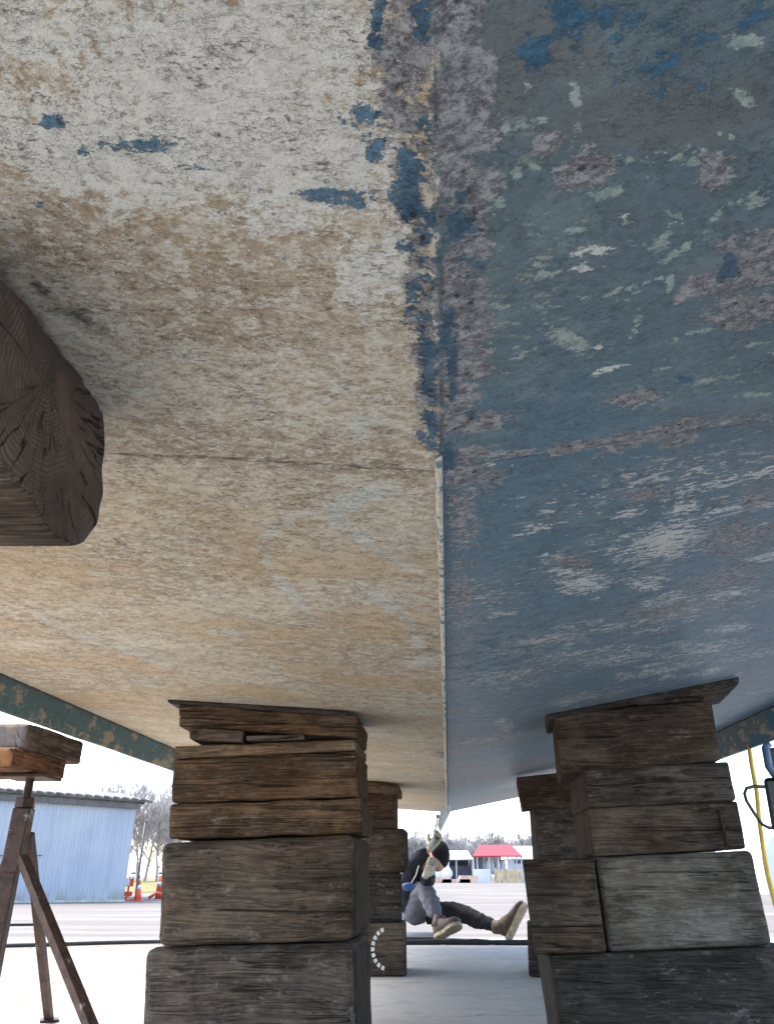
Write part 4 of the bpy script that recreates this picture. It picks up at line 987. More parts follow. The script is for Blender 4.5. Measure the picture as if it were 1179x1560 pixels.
fl = t.noise(t.map(v, (70, 150, 70), (2, 19, 4), (0, 0, .2)), 1., 4, .7)
chips = t.ma('MAXIMUM', chips, t.step(t.ma('ADD', fl, t.ma('MULTIPLY', zone, .5)), .91, .94))
r1 = t.mix(t.ma('MULTIPLY', chips, t.step(ly, .22, .4)), r1, t.mix(t.step(ly, .75, .85), (.30, .35, .30), (.68, .67, .62)))
gch = t.step(t.ma('ADD', t.noise(t.map(v, (11, 38, 11), (12, 9, 4), (0, 0, .1)), 1., 6, .65), t.ma('MULTIPLY', zone, .3)), .765, .79)
r1 = t.mix(t.ma('MULTIPLY', t.ma('MULTIPLY', gch, t.step(ly, .75, .95)), .8), r1, t.mix(t.step(nf, .4, .6), (.24, .26, .29), (.42, .43, .46)))
r1 = t.mix(t.ma('MULTIPLY', edge, .45), r1, (.03, .05, .06))
mm = t.ma('MULTIPLY', ragged(A['M'], .75, .06, .50, nst, 1.4), .85)
r1 = t.mix(mm, r1, t.mix(t.step(nf, .4, .6), (.27, .35, .31), (.46, .54, .47)))
cc = ragged(A['C'], 2.0, .012, .56, chip_n, 1.6)
r1 = t.mix(cc, r1, (.72, .71, .655))
# --- split at the keel
side = t.step(t.ma('ADD', sx, t.ma('MULTIPLY', t.ma('SUBTRACT', nm, .5), t.step(ly, .6, .7, .05, .008))), -.001, .001)
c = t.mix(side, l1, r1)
# --- scars, blue remains
gf = ragged(A['G'], .75, .02, .44)
scar = t.mix(t.step(nf, .38, .6), (.17, .172, .18), (.56, .56, .57)); scar = t.mix(t.step(ng, .58, .72), scar, (.70, .71, .72))
scar = t.mix(t.step(nm, .56, .7), scar, (.24, .24, .245))
c = t.mix(gf, c, scar)
rim = t.ma('MULTIPLY', ragged(A['G'], .75, .02, .405), t.ma('SUBTRACT', 1., gf))
c = t.mix(t.ma('MULTIPLY', rim, t.step(ng, .4, .6, .2, .9)), c, (.42, .42, .37))
bf = ragged(A['B'], 1.1, .04, .50)
blue = t.mix(t.step(nf, .35, .65), (.014, .085, .165), (.045, .18, .29))
c = t.mix(t.ma('MULTIPLY', bf, .88), c, blue)
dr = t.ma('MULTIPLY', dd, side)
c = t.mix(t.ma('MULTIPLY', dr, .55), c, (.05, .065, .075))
pit = t.ma('MULTIPLY', t.step(t.vor(t.map(v, (75, 75, 75)), 1.), .12, .24, 1., 0.), t.step(nm, .46, .56))
crv = t.ma('MULTIPLY', t.ma('MULTIPLY', t.step(t.ma('ABSOLUTE', t.ma('SUBTRACT', en, .5)), .004, .018, 1., 0.), gf), .8)
c = t.mix(crv, c, (.06, .055, .055))
pz = t.ma('MAXIMUM', t.ma('MULTIPLY', gf, .9), t.ma('MULTIPLY', t.step(A['W'], .3, .6), .35))
c = t.mix(t.ma('MULTIPLY', pit, pz), c, (.045, .04, .04))
h = t.ma('ADD', t.ma('MULTIPLY', nf, 1.1), t.ma('ADD', t.ma('MULTIPLY', nh, .8), t.ma('MULTIPLY', ng, .4)))
h = t.ma('ADD', h, t.ma('MULTIPLY', gf, t.ma('MULTIPLY_ADD', nf, 3.4, -2.6)))
h = t.ma('ADD', h, t.ma('MULTIPLY', edge, -1.2))
h = t.ma('ADD', h, t.ma('ADD', t.ma('MULTIPLY', bf, .5), t.ma('MULTIPLY', pit, t.ma('MULTIPLY', pz, -2.))))
h = t.ma('ADD', h, t.ma('ADD', t.ma('MULTIPLY', spd, -.6), t.ma('ADD', t.ma('MULTIPLY', chips, -.7), t.ma('MULTIPLY', dd, -1.2))))
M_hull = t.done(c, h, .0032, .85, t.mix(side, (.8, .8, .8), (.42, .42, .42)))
boat = empty('boat', (X0, 0, 0), -YAW, 'weathered boat hull, half cream and half slate blue underneath, raised on timber stacks', 'boat')
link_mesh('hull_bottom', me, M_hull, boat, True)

def hull_paint(name, a, b, cx, bmp=.0015):
    t = NT(name, .65, .35); v = t.tc()
    m1 = t.noise(t.map(v, (9, 9, 18)), 1., 6, .7); m2 = t.noise(v, 70, 6, .7)
    c = t.mix(t.step(m2, .35, .65), a, b); c = t.mix(t.step(m1, .52, .60), c, cx)
    c = t.mix(t.step(t.noise(t.map(v, (5, 5, 8), (2, 2, 2)), 1., 4), .56, .62), c, (.05, .15, .21))
    return t.done(c, m2, bmp, .6)
M_chL = hull_paint('teal_chine_paint', (.055, .105, .11), (.09, .15, .155), (.30, .245, .17))
M_chR = hull_paint('blue_chine_paint', (.10, .125, .13), (.16, .18, .18), (.34, .31, .23))
M_top = hull_paint('topside_paint', (.45, .45, .43), (.55, .55, .52), (.5, .48, .42))
def chine(side, dz, out, mat):
    mb = MB(); n = 60
    for i in range(n + 1):
        l = BOW + (STERN - BOW) * i / n; s = SL if side < 0 else SR; z = hull_z(s, l)
        w = .002 * noise.noise(Vector((l * 3, side, 0)))
        mb.v += [(s, l, z + .012), (s, l, z - .004 + w), (s + side * out, l, z - dz + w), (s + side * (out + .02), l, z - dz + .001 + w), (s + side * (out + .05), l, z + .012)]
    for i in range(n):
        for k in range(5):
            a = i * 5 + k; b = i * 5 + (k + 1) % 5; mb.f.append((a, b, b + 5, a + 5))
    mb.f += [(0, 1, 2, 3, 4), tuple(n * 5 + k for k in (4, 3, 2, 1, 0))]
    return mb.build('chine_strake', mat, boat)
tag(chine(-1, .085, .02, M_chL), 'dark teal chine strake with scuffed tan patches')
tag(chine(1, .128, .02, M_chR), 'grey blue chine strake with cream scuffs')
# caulking bead inside the chine corner
mb = MB()
for sd_, s in ((-1, SL), (1, SR)):
    pts = [(s - sd_ * .004, l, hull_z(s, l) - .002 + .0015 * noise.noise(Vector((l * 9, s, 0)))) for l in np.linspace(BOW, STERN, 120)]
    mb.tube(pts, .0045, 6)
mb.build('seam_bead', plain('dark_bead', (.05, .06, .06), .8, .5, 40), boat, True)
# topsides, transom, deck
mb = MB()
def sect(l, f=1.):
    return [(SL * f - .055, l, hull_z(SL, l) + .01), (SL * f - .12, l, 1.55), (SR * f + .12, l, 1.58), (SR * f + .055, l, hull_z(SR, l) + .01)]
secs = [sect(STERN - .01), sect(2.), sect(BOW)]
for s_ in secs: mb.v += s_
for i in range(2):
    for k in range(3): mb.f.append((i * 4 + k, i * 4 + k + 1, i * 4 + k + 5, i * 4 + k + 4))
mb.build('topsides', M_top, boat)
for nm_, l, dd_ in (('transom', STERN - .03, .03), ('bow_panel', BOW + .03, -.03)):
    mb = MB(); mb.prism([(SL, l, hull_z(SL, l) + .004), (0, l, hull_z(0, l) + .004), (SR, l, hull_z(SR, l) + .004), (SR + .11, l, 1.55), (SL - .11, l, 1.52)], (0, dd_, 0)); mb.build(nm_, M_top, boat)
# keel strip: a torn lip of cloth and filler that starts at the cross seam, and the small skeg at the stern
t = NT('keel_lip_filler', .7, .3); v = t.tc(); n = t.noise(v, 90, 6, .7); x_ = t.sep(v)[0]
c = t.mix(t.step(n, .35, .65), (.50, .45, .36), (.68, .66, .58)); c = t.mix(t.step(t.noise(v, 35, 6, .7), .52, .57), c, (.13, .22, .26)); c = t.mix(t.step(t.ma('ADD', x_, t.ma('MULTIPLY', n, .002)), .0035, .0045), c, t.mix(t.step(n, .4, .6), (.03, .09, .16), (.12, .19, .24)))
M_keel = t.done(c, n, .003, .8)
mb = MB(); n = 420
for i in range(n + 1):
    l = .665 + (STERN - .01 - .665) * i / n; z = .8509 + .01 * l
    f = min(1, i / 8); jg = noise.noise(Vector((l * 30, 0, 1))) * .0022 + noise.noise(Vector((l * 3, 0, 5))) * (.002 + .0012 * l)
    d = (.007 + .0015 * l + .0045 * noise.noise(Vector((l * 14, 3, 1))) + .003 * noise.noise(Vector((l * 60, 3, 1)))) * f
    w = .0028 + .0012 * l * .4
    mb.v += [(-w - .003, l, z + .004), (-w + jg, l, z - d * .8), (jg, l, z - d), (w + jg, l, z - d * .85), (w + .004, l, z + .006)]
for i in range(n):
    for k in range(4): mb.f.append((i * 5 + k, i * 5 + k + 1, i * 5 + k + 6, i * 5 + k + 5))
mb.f += [(0, 1, 2, 3, 4), tuple(n * 5 + k for k in (4, 3, 2, 1, 0))]
mb.build('keel_lip', M_keel, boat, True)
mb = MB(); z = .8509 + .01 * 6.5
mb.v += [(-.03, 5.7, z), (.03, 5.7, z), (-.045, 6.45, z), (.03, 6.45, z), (-.05, 6.53, z), (.02, 6.53, z), (-.085, 6.49, z - .10), (-.06, 6.53, z - .15), (-.065, 6.30, z - .045), (-.045, 6.30, z - .045)]
mb.f += [(0, 2, 8), (2, 6, 8), (2, 4, 6), (4, 7, 6), (4, 5, 7), (1, 9, 3), (3, 9, 7), (3, 7, 5), (0, 8, 9, 1), (8, 6, 7, 9), (0, 1, 3, 2), (2, 3, 5, 4)]
mb.build('skeg', plain('skeg_paint', (.36, .40, .42), .6, .3, 30, bump=.002), boat)

# ------------------------------------------------------------ timbers
SPEC = {  # key: name, material, rounding, relief, chip, category, label, group
 'L1': ('board', 'dark', .004, .0015, .003, 'board', 'thin dark board against the cream hull, topmost of the near left stack'),
 'L2': ('board', 'brown', .005, .002, .004, 'board', 'brown board second from the top of the near left stack, under the thin dark board'),
 'L3': ('board', 'brown', .005, .002, .004, 'board', 'brown board third from the top of the near left stack, above the small packing pieces'),
 'L4': ('wood_block', 'greybrown', .006, .002, .004, 'wood block', 'short brown block packed between boards high in the near left stack'),
 'L4b': ('wooden_shim', 'dark', .002, .001, .001, 'shim', 'thin dark shim at the right end, above the light tan board, near left stack'),
 'Ls': ('wooden_shim', 'pale', .002, .001, .001, 'shim', 'thin pale grey shim beside the short brown block in the near left stack'),
 'L5': ('board', 'tan', .008, .003, .005, 'board', 'light tan split board lying on the cracked brown timbers of the near left stack'),
 'L6': ('timber', 'brown', .012, .0055, .010, 'timber', 'deeply cracked brown timber under the light tan board in the near left stack'),
 'L7': ('timber', 'brown', .012, .0055, .012, 'timber', 'cracked brown timber lying directly on the big grey-brown block of the near left stack'),
 'L8': ('timber', 'greybrown', .022, .0018, .010, 'timber', 'big grey-brown timber with rounded corners, second from the bottom of the near left stack'),
 'L9': ('timber', 'grey', .024, .0018, .008, 'timber', 'large grey knotted timber at the bottom of the near left stack'),
 'R1': ('plank', 'dark', .009, .002, .003, 'plank', 'long dark brown plank pressed against the blue hull on top of the near right stack'),
 'R1b': ('wooden_wedge', 'tan', .003, .001, .002, 'wedge', 'small light brown wedge under the top plank of the near right stack'),
 'R1c': ('wooden_wedge', 'dark', .003, .001, .002, 'wedge', 'thin dark wedge under the middle of the top plank, near right stack'),
 'R2': ('timber', 'greybrown', .006, .0012, .005, 'timber', 'highest brown timber block of the near right stack, just under the wedges'),
 'R3a': ('timber', 'grey', .008, .0013, .005, 'timber', 'dark grey timber second from the top of the near right stack'),
 'R3b': ('timber', 'greybrown', .008, .0013, .006, 'timber', 'dark grey-brown timber holding an iron staple, in the near right stack'),
 'R4a': ('timber', 'greybrown', .006, .0013, .005, 'timber', 'short brown timber beside the pale timber, at the left of the near right stack'),
 'R4b': ('timber', 'pale', .016, .0015, .006, 'timber', 'pale weathered timber with a rounded corner, the lightest block of the near right stack'),
 'R5': ('timber', 'dark', .008, .0014, .006, 'timber', 'wide blackened timber at the bottom of the near right stack'),
 'F1': ('board', 'tan', .006, .002, .003, 'board', 'brown board against the cream hull at the top of the far left stack'),
 'F2': ('timber', 'red', .006, .002, .004, 'timber', 'reddish brown timber under the top board of the far left stack'),
 'F3': ('timber', 'greybrown', .030, .002, .006, 'timber', 'light brown timber with rounded corners in the middle of the far left stack'),
 'F4': ('timber', 'dark', .010, .002, .004, 'timber', 'dark brown timber just above the white-marked block of the far left stack'),
 'F5': ('timber', 'greybrown', .012, .002, .004, 'timber', 'bottom timber of the far left stack, marked with a white dashed arc'),
 'G1': ('timber', 'red', .008, .002, .004, 'timber', 'dark reddish timber under the blue hull at the top of the far right stack'),
 'G2': ('timber', 'grey', .012, .002, .004, 'timber', 'grey timber second from the top of the far right stack'),
 'G3': ('timber', 'dark', .010, .002, .004, 'timber', 'dark timber third from the top of the far right stack, mostly hidden'),
 'G4': ('timber', 'dark', .012, .002, .004, 'timber', 'black-sided timber on the ground at the bottom of the far right stack'),
}
GR = {'L': 'timbers and boards of the near left stack', 'R': 'timbers and planks of the near right stack', 'F': 'timbers of the far left stack', 'G': 'timbers of the far right stack'}
TB = {}
for i, (k, sp) in enumerate(SPEC.items()):
    loc, quad, depth, yaw = BLOCKS[k]
    quad = [list(q) for q in quad]; loc = list(loc)
    if k in ('L9', 'R5', 'F5', 'G4'):             # bottom timbers stand on the ground
        for q in (2, 3): quad[q][1] = .0015 - loc[2]
    o = timber(sp[0], quad, depth, yaw, loc, W[sp[1]], sp[2], sp[3], 10 + i, sp[4], res=1. if k[0] in 'LR' else .5)
    tag(o, sp[6], sp[5], GR[k[0]]); TB[k] = o
# the broken notch in timber L7 and the staple in R3b
mb = MB().tube([(.165, -.001, .128), (.165, -.006, .124), (.168, -.008, .07), (.170, -.006, .032), (.170, .004, .028)], .0042, 8)
s_ = mb.build('staple', plain('rusty_iron', (.05, .032, .026), .8, .4, 60, .4, .001), TB['R3b'], True)
mb = MB()
for i in range(9):                                # dashed white arc of a stencilled mark
    a0 = math.radians(108 + i * 17); a1 = a0 + math.radians(11)
    ro, ri = .088, .071
    P = [(.0 + (r_ * 1.0) * math.cos(a) + .108, -.0045, .118 + r_ * 1.12 * math.sin(a)) for r_, a in ((ri, a0), (ro, a0), (ro, a1), (ri, a1))]
    mb.prism(P, (0, .003, 0))
mb.build('painted_arc', plain('white_marking_paint', (.72, .71, .68), .7, .2, 80), TB['F5'])

# the big timber close to the camera on the left: runs sideways, end grain towards the keel
def near_timber():
    prof = [(.395, .895), (.43, .868), (.47, .874), (.54, .885), (.585, .891), (.617, .905), (.642, .893), (.652, .877), (.668, .84), (.684, .80), (.685, .77), (.668, .742), (.64, .728), (.60, .722), (.55, .728), (.486, .737), (.43, .742), (.40, .76)]
    prof = [(.380, .862), (.40, .868), (.425, .860), (.46, .872), (.54, .878), (.585, .886), (.612, .897), (.636, .893), (.652, .879), (.668, .842), (.683, .80), (.685, .77), (.671, .745), (.645, .731), (.60, .722), (.55, .729), (.486, .737), (.43, .742), (.395, .748), (.378, .775), (.374, .82)]
    # resample the outline
    P = []
    n = len(prof)
    for i in range(n):
        a, b = Vector(prof[i]), Vector(prof[(i + 1) % n]); m = max(1, int((b - a).length / .004))
        for j in range(m): P.append(a + (b - a) * j / m)
    for _ in range(2): P = [(P[i - 1] + P[i] * 2 + P[(i + 1) % len(P)]) / 4 for i in range(len(P))]
    cen = sum(P, Vector((0, 0))) / len(P); m = len(P)
    xs = [-.2945, -.2955, -.2975, -.301, -.308] + [-.32 - .015 * i for i in range(1, 60)]
    vs = []; fs = []
    for i, x in enumerate(xs):
        ins = [.008, .003, .001, 0, 0][i] if i < 5 else 0
        for j, p in enumerate(P):
            d = (p - cen); q = p - d.normalized() * ins
            e_ = noise.noise(Vector((x * 5, q.x * 50, q.y * 50))) * .002 + noise.noise(Vector((x * 9, q.x * 16, q.y * 16))) * .003
            q = q + d.normalized() * e_
            xx = x + .004 * noise.noise(Vector((q.x * 30, q.y * 30, 2))) * (1 if i < 5 else 0)
            vs.append((xx, q.x, q.y))
    for i in range(len(xs) - 1):
        for j in range(m): a = i * m + j; b = i * m + (j + 1) % m; fs.append((a, a + m, b + m, b))
    # end face: concentric rings inwards with rough relief
    prev = 0; rings = 16
    for r_ in range(1, rings):
        f = 1 - r_ / rings; base = len(vs)
        for j in range(m):
            q = cen + (Vector((vs[j][1], vs[j][2])) - cen) * f
            vs.append((-.2940 + .0035 * noise.noise(Vector((q.x * 28, q.y * 28, 2))) + .0016 * noise.noise(Vector((q.x * 110, q.y * 110, 5))), q.x, q.y))
        for j in range(m): fs.append((prev + j, prev + (j + 1) % m, base + (j + 1) % m, base + j))
        prev = base
    vs.append((-.294, cen.x, cen.y)); fs += [(prev + j, prev + (j + 1) % m, len(vs) - 1) for j in range(m)]
    fs.append(tuple((len(xs) - 1) * m + j for j in range(m)))
    me = bpy.data.meshes.new('timber'); O = Vector((-.6, .42, .70))
    me.from_pydata([Vector(v_) - O for v_ in vs], [], fs); me.update()
    bm = bmesh.new(); bm.from_mesh(me); bmesh.ops.recalc_face_normals(bm, faces=bm.faces); bm.to_mesh(me); bm.free()
    o = link_mesh('timber', me, W['near'], None, True); o.location = O
    return tag(o, 'huge dark timber with cracked end grain against the cream hull at the left edge', 'timber')
near_timber()
# reddish timber end just showing at the right edge
o = timber('timber', [(0, .172), (.6, .255), (.6, .02), (0, 0)], .14, .1, (.432, .50, .742), W['red'], .02, .002, 77, .004)
tag(o, 'dark red timber end barely showing at the right edge against the blue hull', 'timber')

# ------------------------------------------------------------ jack stand on the left
t = NT('rusty_brown_steel', .55, .4); v = t.tc(); n = t.noise(v, 30, 6, .7); n2 = t.noise(v, 160, 4, .7)
c = t.mix(t.step(n, .35, .6), (.022, .014, .013), (.062, .034, .026)); c = t.mix(t.step(n2, .56, .68), c, (.14, .07, .04)); c = t.mix(t.step(t.noise(v, 14, 6, .75), .60, .66), c, (.20, .19, .19))
t.p.inputs['Metallic'].default_value = .25; M_rust = t.done(c, n2, .0015, .7)
SX, SY = -1.117, 2.45
js = empty('jack_stand', (SX, SY, 0), 0, 'rusty brown steel tripod jack stand with threaded screw under the left side of the hull', 'jack stand')
def R_(p): return (p[0] - SX, p[1] - SY, p[2])
mb = MB(); pts = []
r = []
for i in range(70): pts.append((0, 0, .60 + i * .0019)); r.append(.0135 if i % 2 else .0118)
mb.tube(pts, r, 14); mb.build('screw', M_rust, js, True)
MB().tube([(0, 0, .638), (0, 0, .668)], .031, 6, twist=.3).build('nut', M_rust, js, bevel=.002)
MB().tube([(0, 0, .46), (0, 0, .637)], .036, 4, twist=.75).build('collar', M_rust, js, bevel=.004)
MB().tube([(.006, 0, .004), (0, 0, .47)], .026, 4, twist=.75).build('post', M_rust, js, bevel=.003)
for a, b, rr in (((-1.125, 2.45, .58), (-1.44, 2.90, .0), .017), ((-1.085, 2.43, .50), (-.646, 2.185, .0), .019), ((-1.10, 2.48, .565), (-1.162, 3.06, .0), .017)):
    lg = MB().tube([R_(a), R_(b)], rr, 4, twist=.6).build('leg', M_rust, js, bevel=.002)
    MB().box(b[0] - SX - .03, b[0] - SX + .03, b[1] - SY - .03, b[1] - SY + .03, .0, .008, .4, (b[0] - SX, b[1] - SY, 0)).build('foot_plate', M_rust, lg)
MB().box(-.07, .07, -.07, .07, .722, .731).build('top_plate', M_rust, js, bevel=.001)
# timbers on the stand: long axis along the hull
def along(name, s0, s1, l0, l1, z0, z1, mat, label, cat, seed, grp):
    # timber() runs its grain along local x; turn it to lie along the hull
    L = l1 - l0; o = timber(name, [(0, z1 - z0), (L, z1 - z0 + .01 * L), (L, .01 * L), (0, 0)], s1 - s0, 0, (0, 0, 0), mat, .008, .0025, seed, .008)
    ca, sa = math.cos(YAW), math.sin(YAW)
    # local x -> hull axis, local y -> outboard
    bx = X0 + s1 * ca + l0 * sa; by = -s1 * sa + l0 * ca
    o.location = (bx, by, z0); o.rotation_euler = (0, 0, math.pi / 2 - YAW)
    return tag(o, label, cat, grp)
gj = 'timbers on the jack stand'
o1 = along('timber', -1.50, -1.262, 2.23, 2.60, .792, .870, W['jack'], 'weathered timber with rayed end grain, under the teal strake on top of the jack stand', 'timber', 51, gj)
o2 = along('wood_block', -1.50, -1.262, 2.17, 2.50, .733, .7915, W['orange'], 'reddish block with an orange cut end, on the steel plate of the jack stand', 'wood block', 52, gj)

# ------------------------------------------------------------ lines on the ground
M_rub = plain('black_rubber', (.018, .019, .022), .55, .4, 30, bump=.001)
pts = [(-3.9, 5.35, .022)] + [(-3.6 + i * .2, 5.6 + (6.35 - 5.6) * i / 12 + .03 * math.sin(i * .9), .02) for i in range(17)] + [(-.1, 6.5, .02), (.05, 6.55, .02)]
tag(MB().tube(pts, .014, 10).build('hose', M_rub, None, True), 'black hose lying across the bright ground behind the jack stand', 'hose')
pts = [(-6.2, 8.3, .01), (-5.2, 8.35, .008), (-4.6, 8.33, .008), (-4.1, 8.5, .006), (-3.6, 8.62, .004)]
tag(MB().tube(pts, .012, 8).build('cable', M_rub, None, True), 'thin dark cable on the ground farther off behind the jack stand', 'cable')
mb = MB(); pts = []; rs_ = []
for i in range(40):
    x_ = .02 + i * .039; q = noise.noise(Vector((x_ * 7, 3, 0)))
    pts.append((x_, 6.20 + .02 * math.sin(x_ * 4), .018 + .004 * q)); rs_.append(.018 + .006 * q + .004 * noise.noise(Vector((x_ * 23, 1, 0))))
tag(mb.tube(pts, rs_, 12).build('rolled_tarp', plain('black_tarp', (.014, .016, .02), .6, .5, 25, bump=.004), None, True), 'lumpy black rolled tarp on the ground in front of the seated person', 'tarp')

# ------------------------------------------------------------ right side things
M_yel = plain('yellow_hose_rubber', (.78, .50, .07), .45, .15, 20)
hp = [(1.80, 3.80, 1.28), (1.775, 3.76, 1.05), (1.757, 3.74, .93), (1.745, 3.72, .80), (1.725, 3.71, .68), (1.712, 3.70, .57), (1.708, 3.70, .46), (1.71, 3.69, .34), (1.73, 3.68, .2), (1.78, 3.66, .08), (1.9, 3.6, .02), (2.2, 3.5, .012), (2.8, 3.5, .012)]
tag(MB().tube(hp, .0105, 10).build('hose', M_yel, None, True), 'yellow hose hanging down beside the blue side of the hull', 'hose')
M_blk = plain('black_plastic', (.012, .012, .014), .35, .3, 20)
M_bg = plain('blue_grey_rim', (.13, .20, .34), .3, .2, 20)
ex = empty('equipment_case', (1.45, 2.6, 0), 0, 'black case with blue-grey rim and bent tube handle at the right edge of the view', 'case')
def E_(x, y, z): return (x - 1.45, y - 2.6, z)
mb = MB(); mb.prism([E_(1.226, 2.55, .738), E_(1.60, 2.55, .76), E_(1.60, 2.55, .56), E_(1.232, 2.55, .565), E_(1.220, 2.55, .59)], (.082, .16, 0)); mb.build('body', M_blk, ex, bevel=.012)
MB().tube([E_(1.262, 2.535, .843), E_(1.248, 2.535, .83), E_(1.246, 2.535, .77), E_(1.256, 2.535, .748), E_(1.285, 2.535, .74), E_(1.60, 2.56, .752)], .0125, 10).build('rim', M_bg, ex, True)
MB().prism([E_(1.27, 2.57, .835), E_(1.60, 2.57, .86), E_(1.60, 2.57, .755), E_(1.26, 2.57, .745)], (.065, .12, 0)).build('lid', M_blk, ex, bevel=.008)
MB().tube([E_(1.26, 2.56, .71), E_(1.195, 2.56, .712), E_(1.170, 2.56, .706), E_(1.160, 2.56, .69), E_(1.162, 2.56, .668), E_(1.180, 2.56, .628), E_(1.197, 2.56, .598), E_(1.215, 2.56, .588), E_(1.26, 2.56, .585)], .0055, 8).build('handle', plain('grey_tube', (.10, .105, .10), .4, .2, 20, .5), ex, True)
MB().tube([E_(1.48, 2.63, .005), E_(1.48, 2.63, .57)], .02, 10).build('post', M_blk, ex, True)
for a in (0, 2.1, 4.2):
    MB().tube([(.03, .03, .10), (.03 + .12 * math.cos(a), .03 + .12 * math.sin(a), .006)], .008, 8).build('leg', M_blk, ex, True)
MB().tube([E_(1.225, 2.6, .372), E_(1.48, 2.6, .405)], .008, 8).build('side_bar', M_blk, ex, True)

# ------------------------------------------------------------ blue corrugated building
def corr(name, p0, p1, z0a, z1a, z0b, z1b, mat, parent, pitch=.3, amp=.03):
    """ribbed sheet wall from p0 to p1 (xy)"""
    a, b = Vector(p0), Vector(p1); L = (b - a).length; d = (b - a) / L; n = Vector((d.y, -d.x)); mb = MB(); us = []; u = 0
    while u < L:
        for f, o_ in ((0, 0), (.6, 0), (.7, amp), (.9, amp)):
            if u + f * pitch < L: us.append((u + f * pitch, o_))
        u += pitch
    us.append((L, 0))
    for u, o_ in us:
        p = a + d * u + n * o_; f = u / L
        q = p - n * (o_ + .08)
        mb.v += [(p.x, p.y, z0a + (z0b - z0a) * f), (p.x, p.y, z1a + (z1b - z1a) * f), (q.x, q.y, z1a + (z1b - z1a) * f), (q.x, q.y, z0a + (z0b - z0a) * f)]
    m = len(us)
    for i in range(m - 1):
        for k in range(4): mb.f.append((i * 4 + k, i * 4 + (k + 1) % 4, i * 4 + 4 + (k + 1) % 4, i * 4 + 4 + k))
    mb.f += [(0, 1, 2, 3), tuple((m - 1) * 4 + k for k in (3, 2, 1, 0))]
    return mb.build(name, mat, parent)
t = NT('pale_blue_sheet_metal', .5, .3); v = t.tc(); n = t.noise(t.map(v, (3, 3, .5)), 1., 5, .6); n2 = t.noise(v, .6, 3)
c = t.mix(t.step(n, .35, .65), (.36, .385, .44), (.41, .435, .485)); c = t.mix(t.step(n2, .4, .6), c, (.43, .45, .48)); c = t.mix(t.ma('MULTIPLY', t.step(t.sep(v)[2], .0, .5, 1., 0.), t.step(n, .4, .6)), c, (.30, .28, .25)); M_blue = t.done(c)
M_roof = plain('weathered_grey_roofing', (.11, .095, .085), .7, .3, 3)
M_trim = plain('brown_grey_trim', (.12, .11, .105), .6, .2, 4)
bb = empty('metal_building', (-8.9, 27, -.3), 0, 'long low pale blue corrugated metal building with a grey ribbed roof', 'building')
def Bp(x, y): return (x + 8.9, y - 27)
corr('wall', Bp(-19, 22.6), Bp(-8.5, 26.9), 0, 3.42, 0, 2.93, M_blue, bb, .24, .028)
corr('wall', Bp(-8.5, 26.95), Bp(-11.8, 34), 0, 2.93, 0, 3.1, M_blue, bb, .42, .045)
tag(corr('roof_sheet', Bp(-19, 22.45), Bp(-8.2, 26.85), 3.40, 3.50, 2.93, 3.02, M_roof, bb, .42, .05), 'ribbed roof edge')
mb = MB(); mb.add([(*Bp(-19.1, 22.3), 3.43), (*Bp(-8.1, 26.75), 2.97), (*Bp(-11.5, 34.2), 3.9), (*Bp(-22, 30), 4.3), (*Bp(-19.1, 22.3), 3.50), (*Bp(-8.1, 26.75), 3.04), (*Bp(-11.5, 34.2), 3.97), (*Bp(-22, 30), 4.37)],
   [(0, 1, 2, 3), (4, 7, 6, 5), (0, 4, 5, 1), (1, 5, 6, 2), (2, 6, 7, 3), (3, 7, 4, 0)]); mb.build('roof', M_roof, bb)
mb = MB()
for i in range(40):
    f = (i + .5) / 40; x_ = -19.1 + 11 * f; y_ = 22.28 + 4.45 * f; z_ = 3.50 - .46 * f
    mb.box(x_ + 8.9 - .05, x_ + 8.9 + .05, y_ - 27 - .03, y_ - 27 + 1.0, z_ - .01, z_ + .05)
mb.build('roof_ribs', M_roof, bb)
f0 = MB(); a, b = Vector(Bp(-19.05, 22.4)), Vector(Bp(-8.35, 26.78))
f0.prism([(a.x, a.y, 3.20), (b.x, b.y, 2.78), (b.x, b.y, 2.96), (a.x, a.y, 3.42)], (-.03, .08, 0)); f0.build('fascia', M_trim, bb)
f1 = MB(); a, b = Vector(Bp(-19.05, 22.45)), Vector(Bp(-8.4, 26.83)); f1.prism([(a.x, a.y, 0), (b.x, b.y, 0), (b.x, b.y, .07), (a.x, a.y, .07)], (-.02, .05, 0)); f1.build('base_trim', plain('pale_base_trim', (.45, .44, .40), .8, .2, 4), bb)
pts = []
for i in range(14):
    f = .50 + .27 * i / 13; pts.append((-19 + 10.5 * f + 8.9, 22.6 + 4.3 * f - 27 - .07, 1.30 + .02 * math.sin(i) + .03 * (i > 9)))
MB().tube(pts, .016, 6).build('wall_cable', M_trim, bb, True)

# ------------------------------------------------------------ cone and barriers
M_or = plain('orange_plastic', (.75, .10, .05), .5, .1, 10); M_wh = plain('white_reflective', (.75, .75, .75), .5, .1, 10)
cn = empty('traffic_cone', (-8.30, 27.8, -.295), 0, 'orange traffic cone with white band standing by the corner of the blue building', 'cone')
MB().box(-.2, .2, -.2, .2, 0, .04).build('base', M_or, cn, bevel=.01)
MB().tube([(0, 0, .04), (0, 0, .4)], [.15, .085], 20).tube([(0, 0, .56), (0, 0, .74)], [.05, .022], 20).build('body', M_or, cn, True)
MB().tube([(0, 0, .4), (0, 0, .56)], [.087, .052], 20).build('band', M_wh, cn, True)
cn.scale = (.86,) * 3
br = empty('barrier', (-9.72, 28.6, -.295), .1, 'red and white plastic barrier behind the traffic cone', 'barrier')
MB().box(-.55, .95, -.04, .04, .42, .66).build('top_board', M_or, br, bevel=.01)
MB().box(-.55, .95, -.04, .04, .12, .26).build('lower_board', M_or, br, bevel=.01)
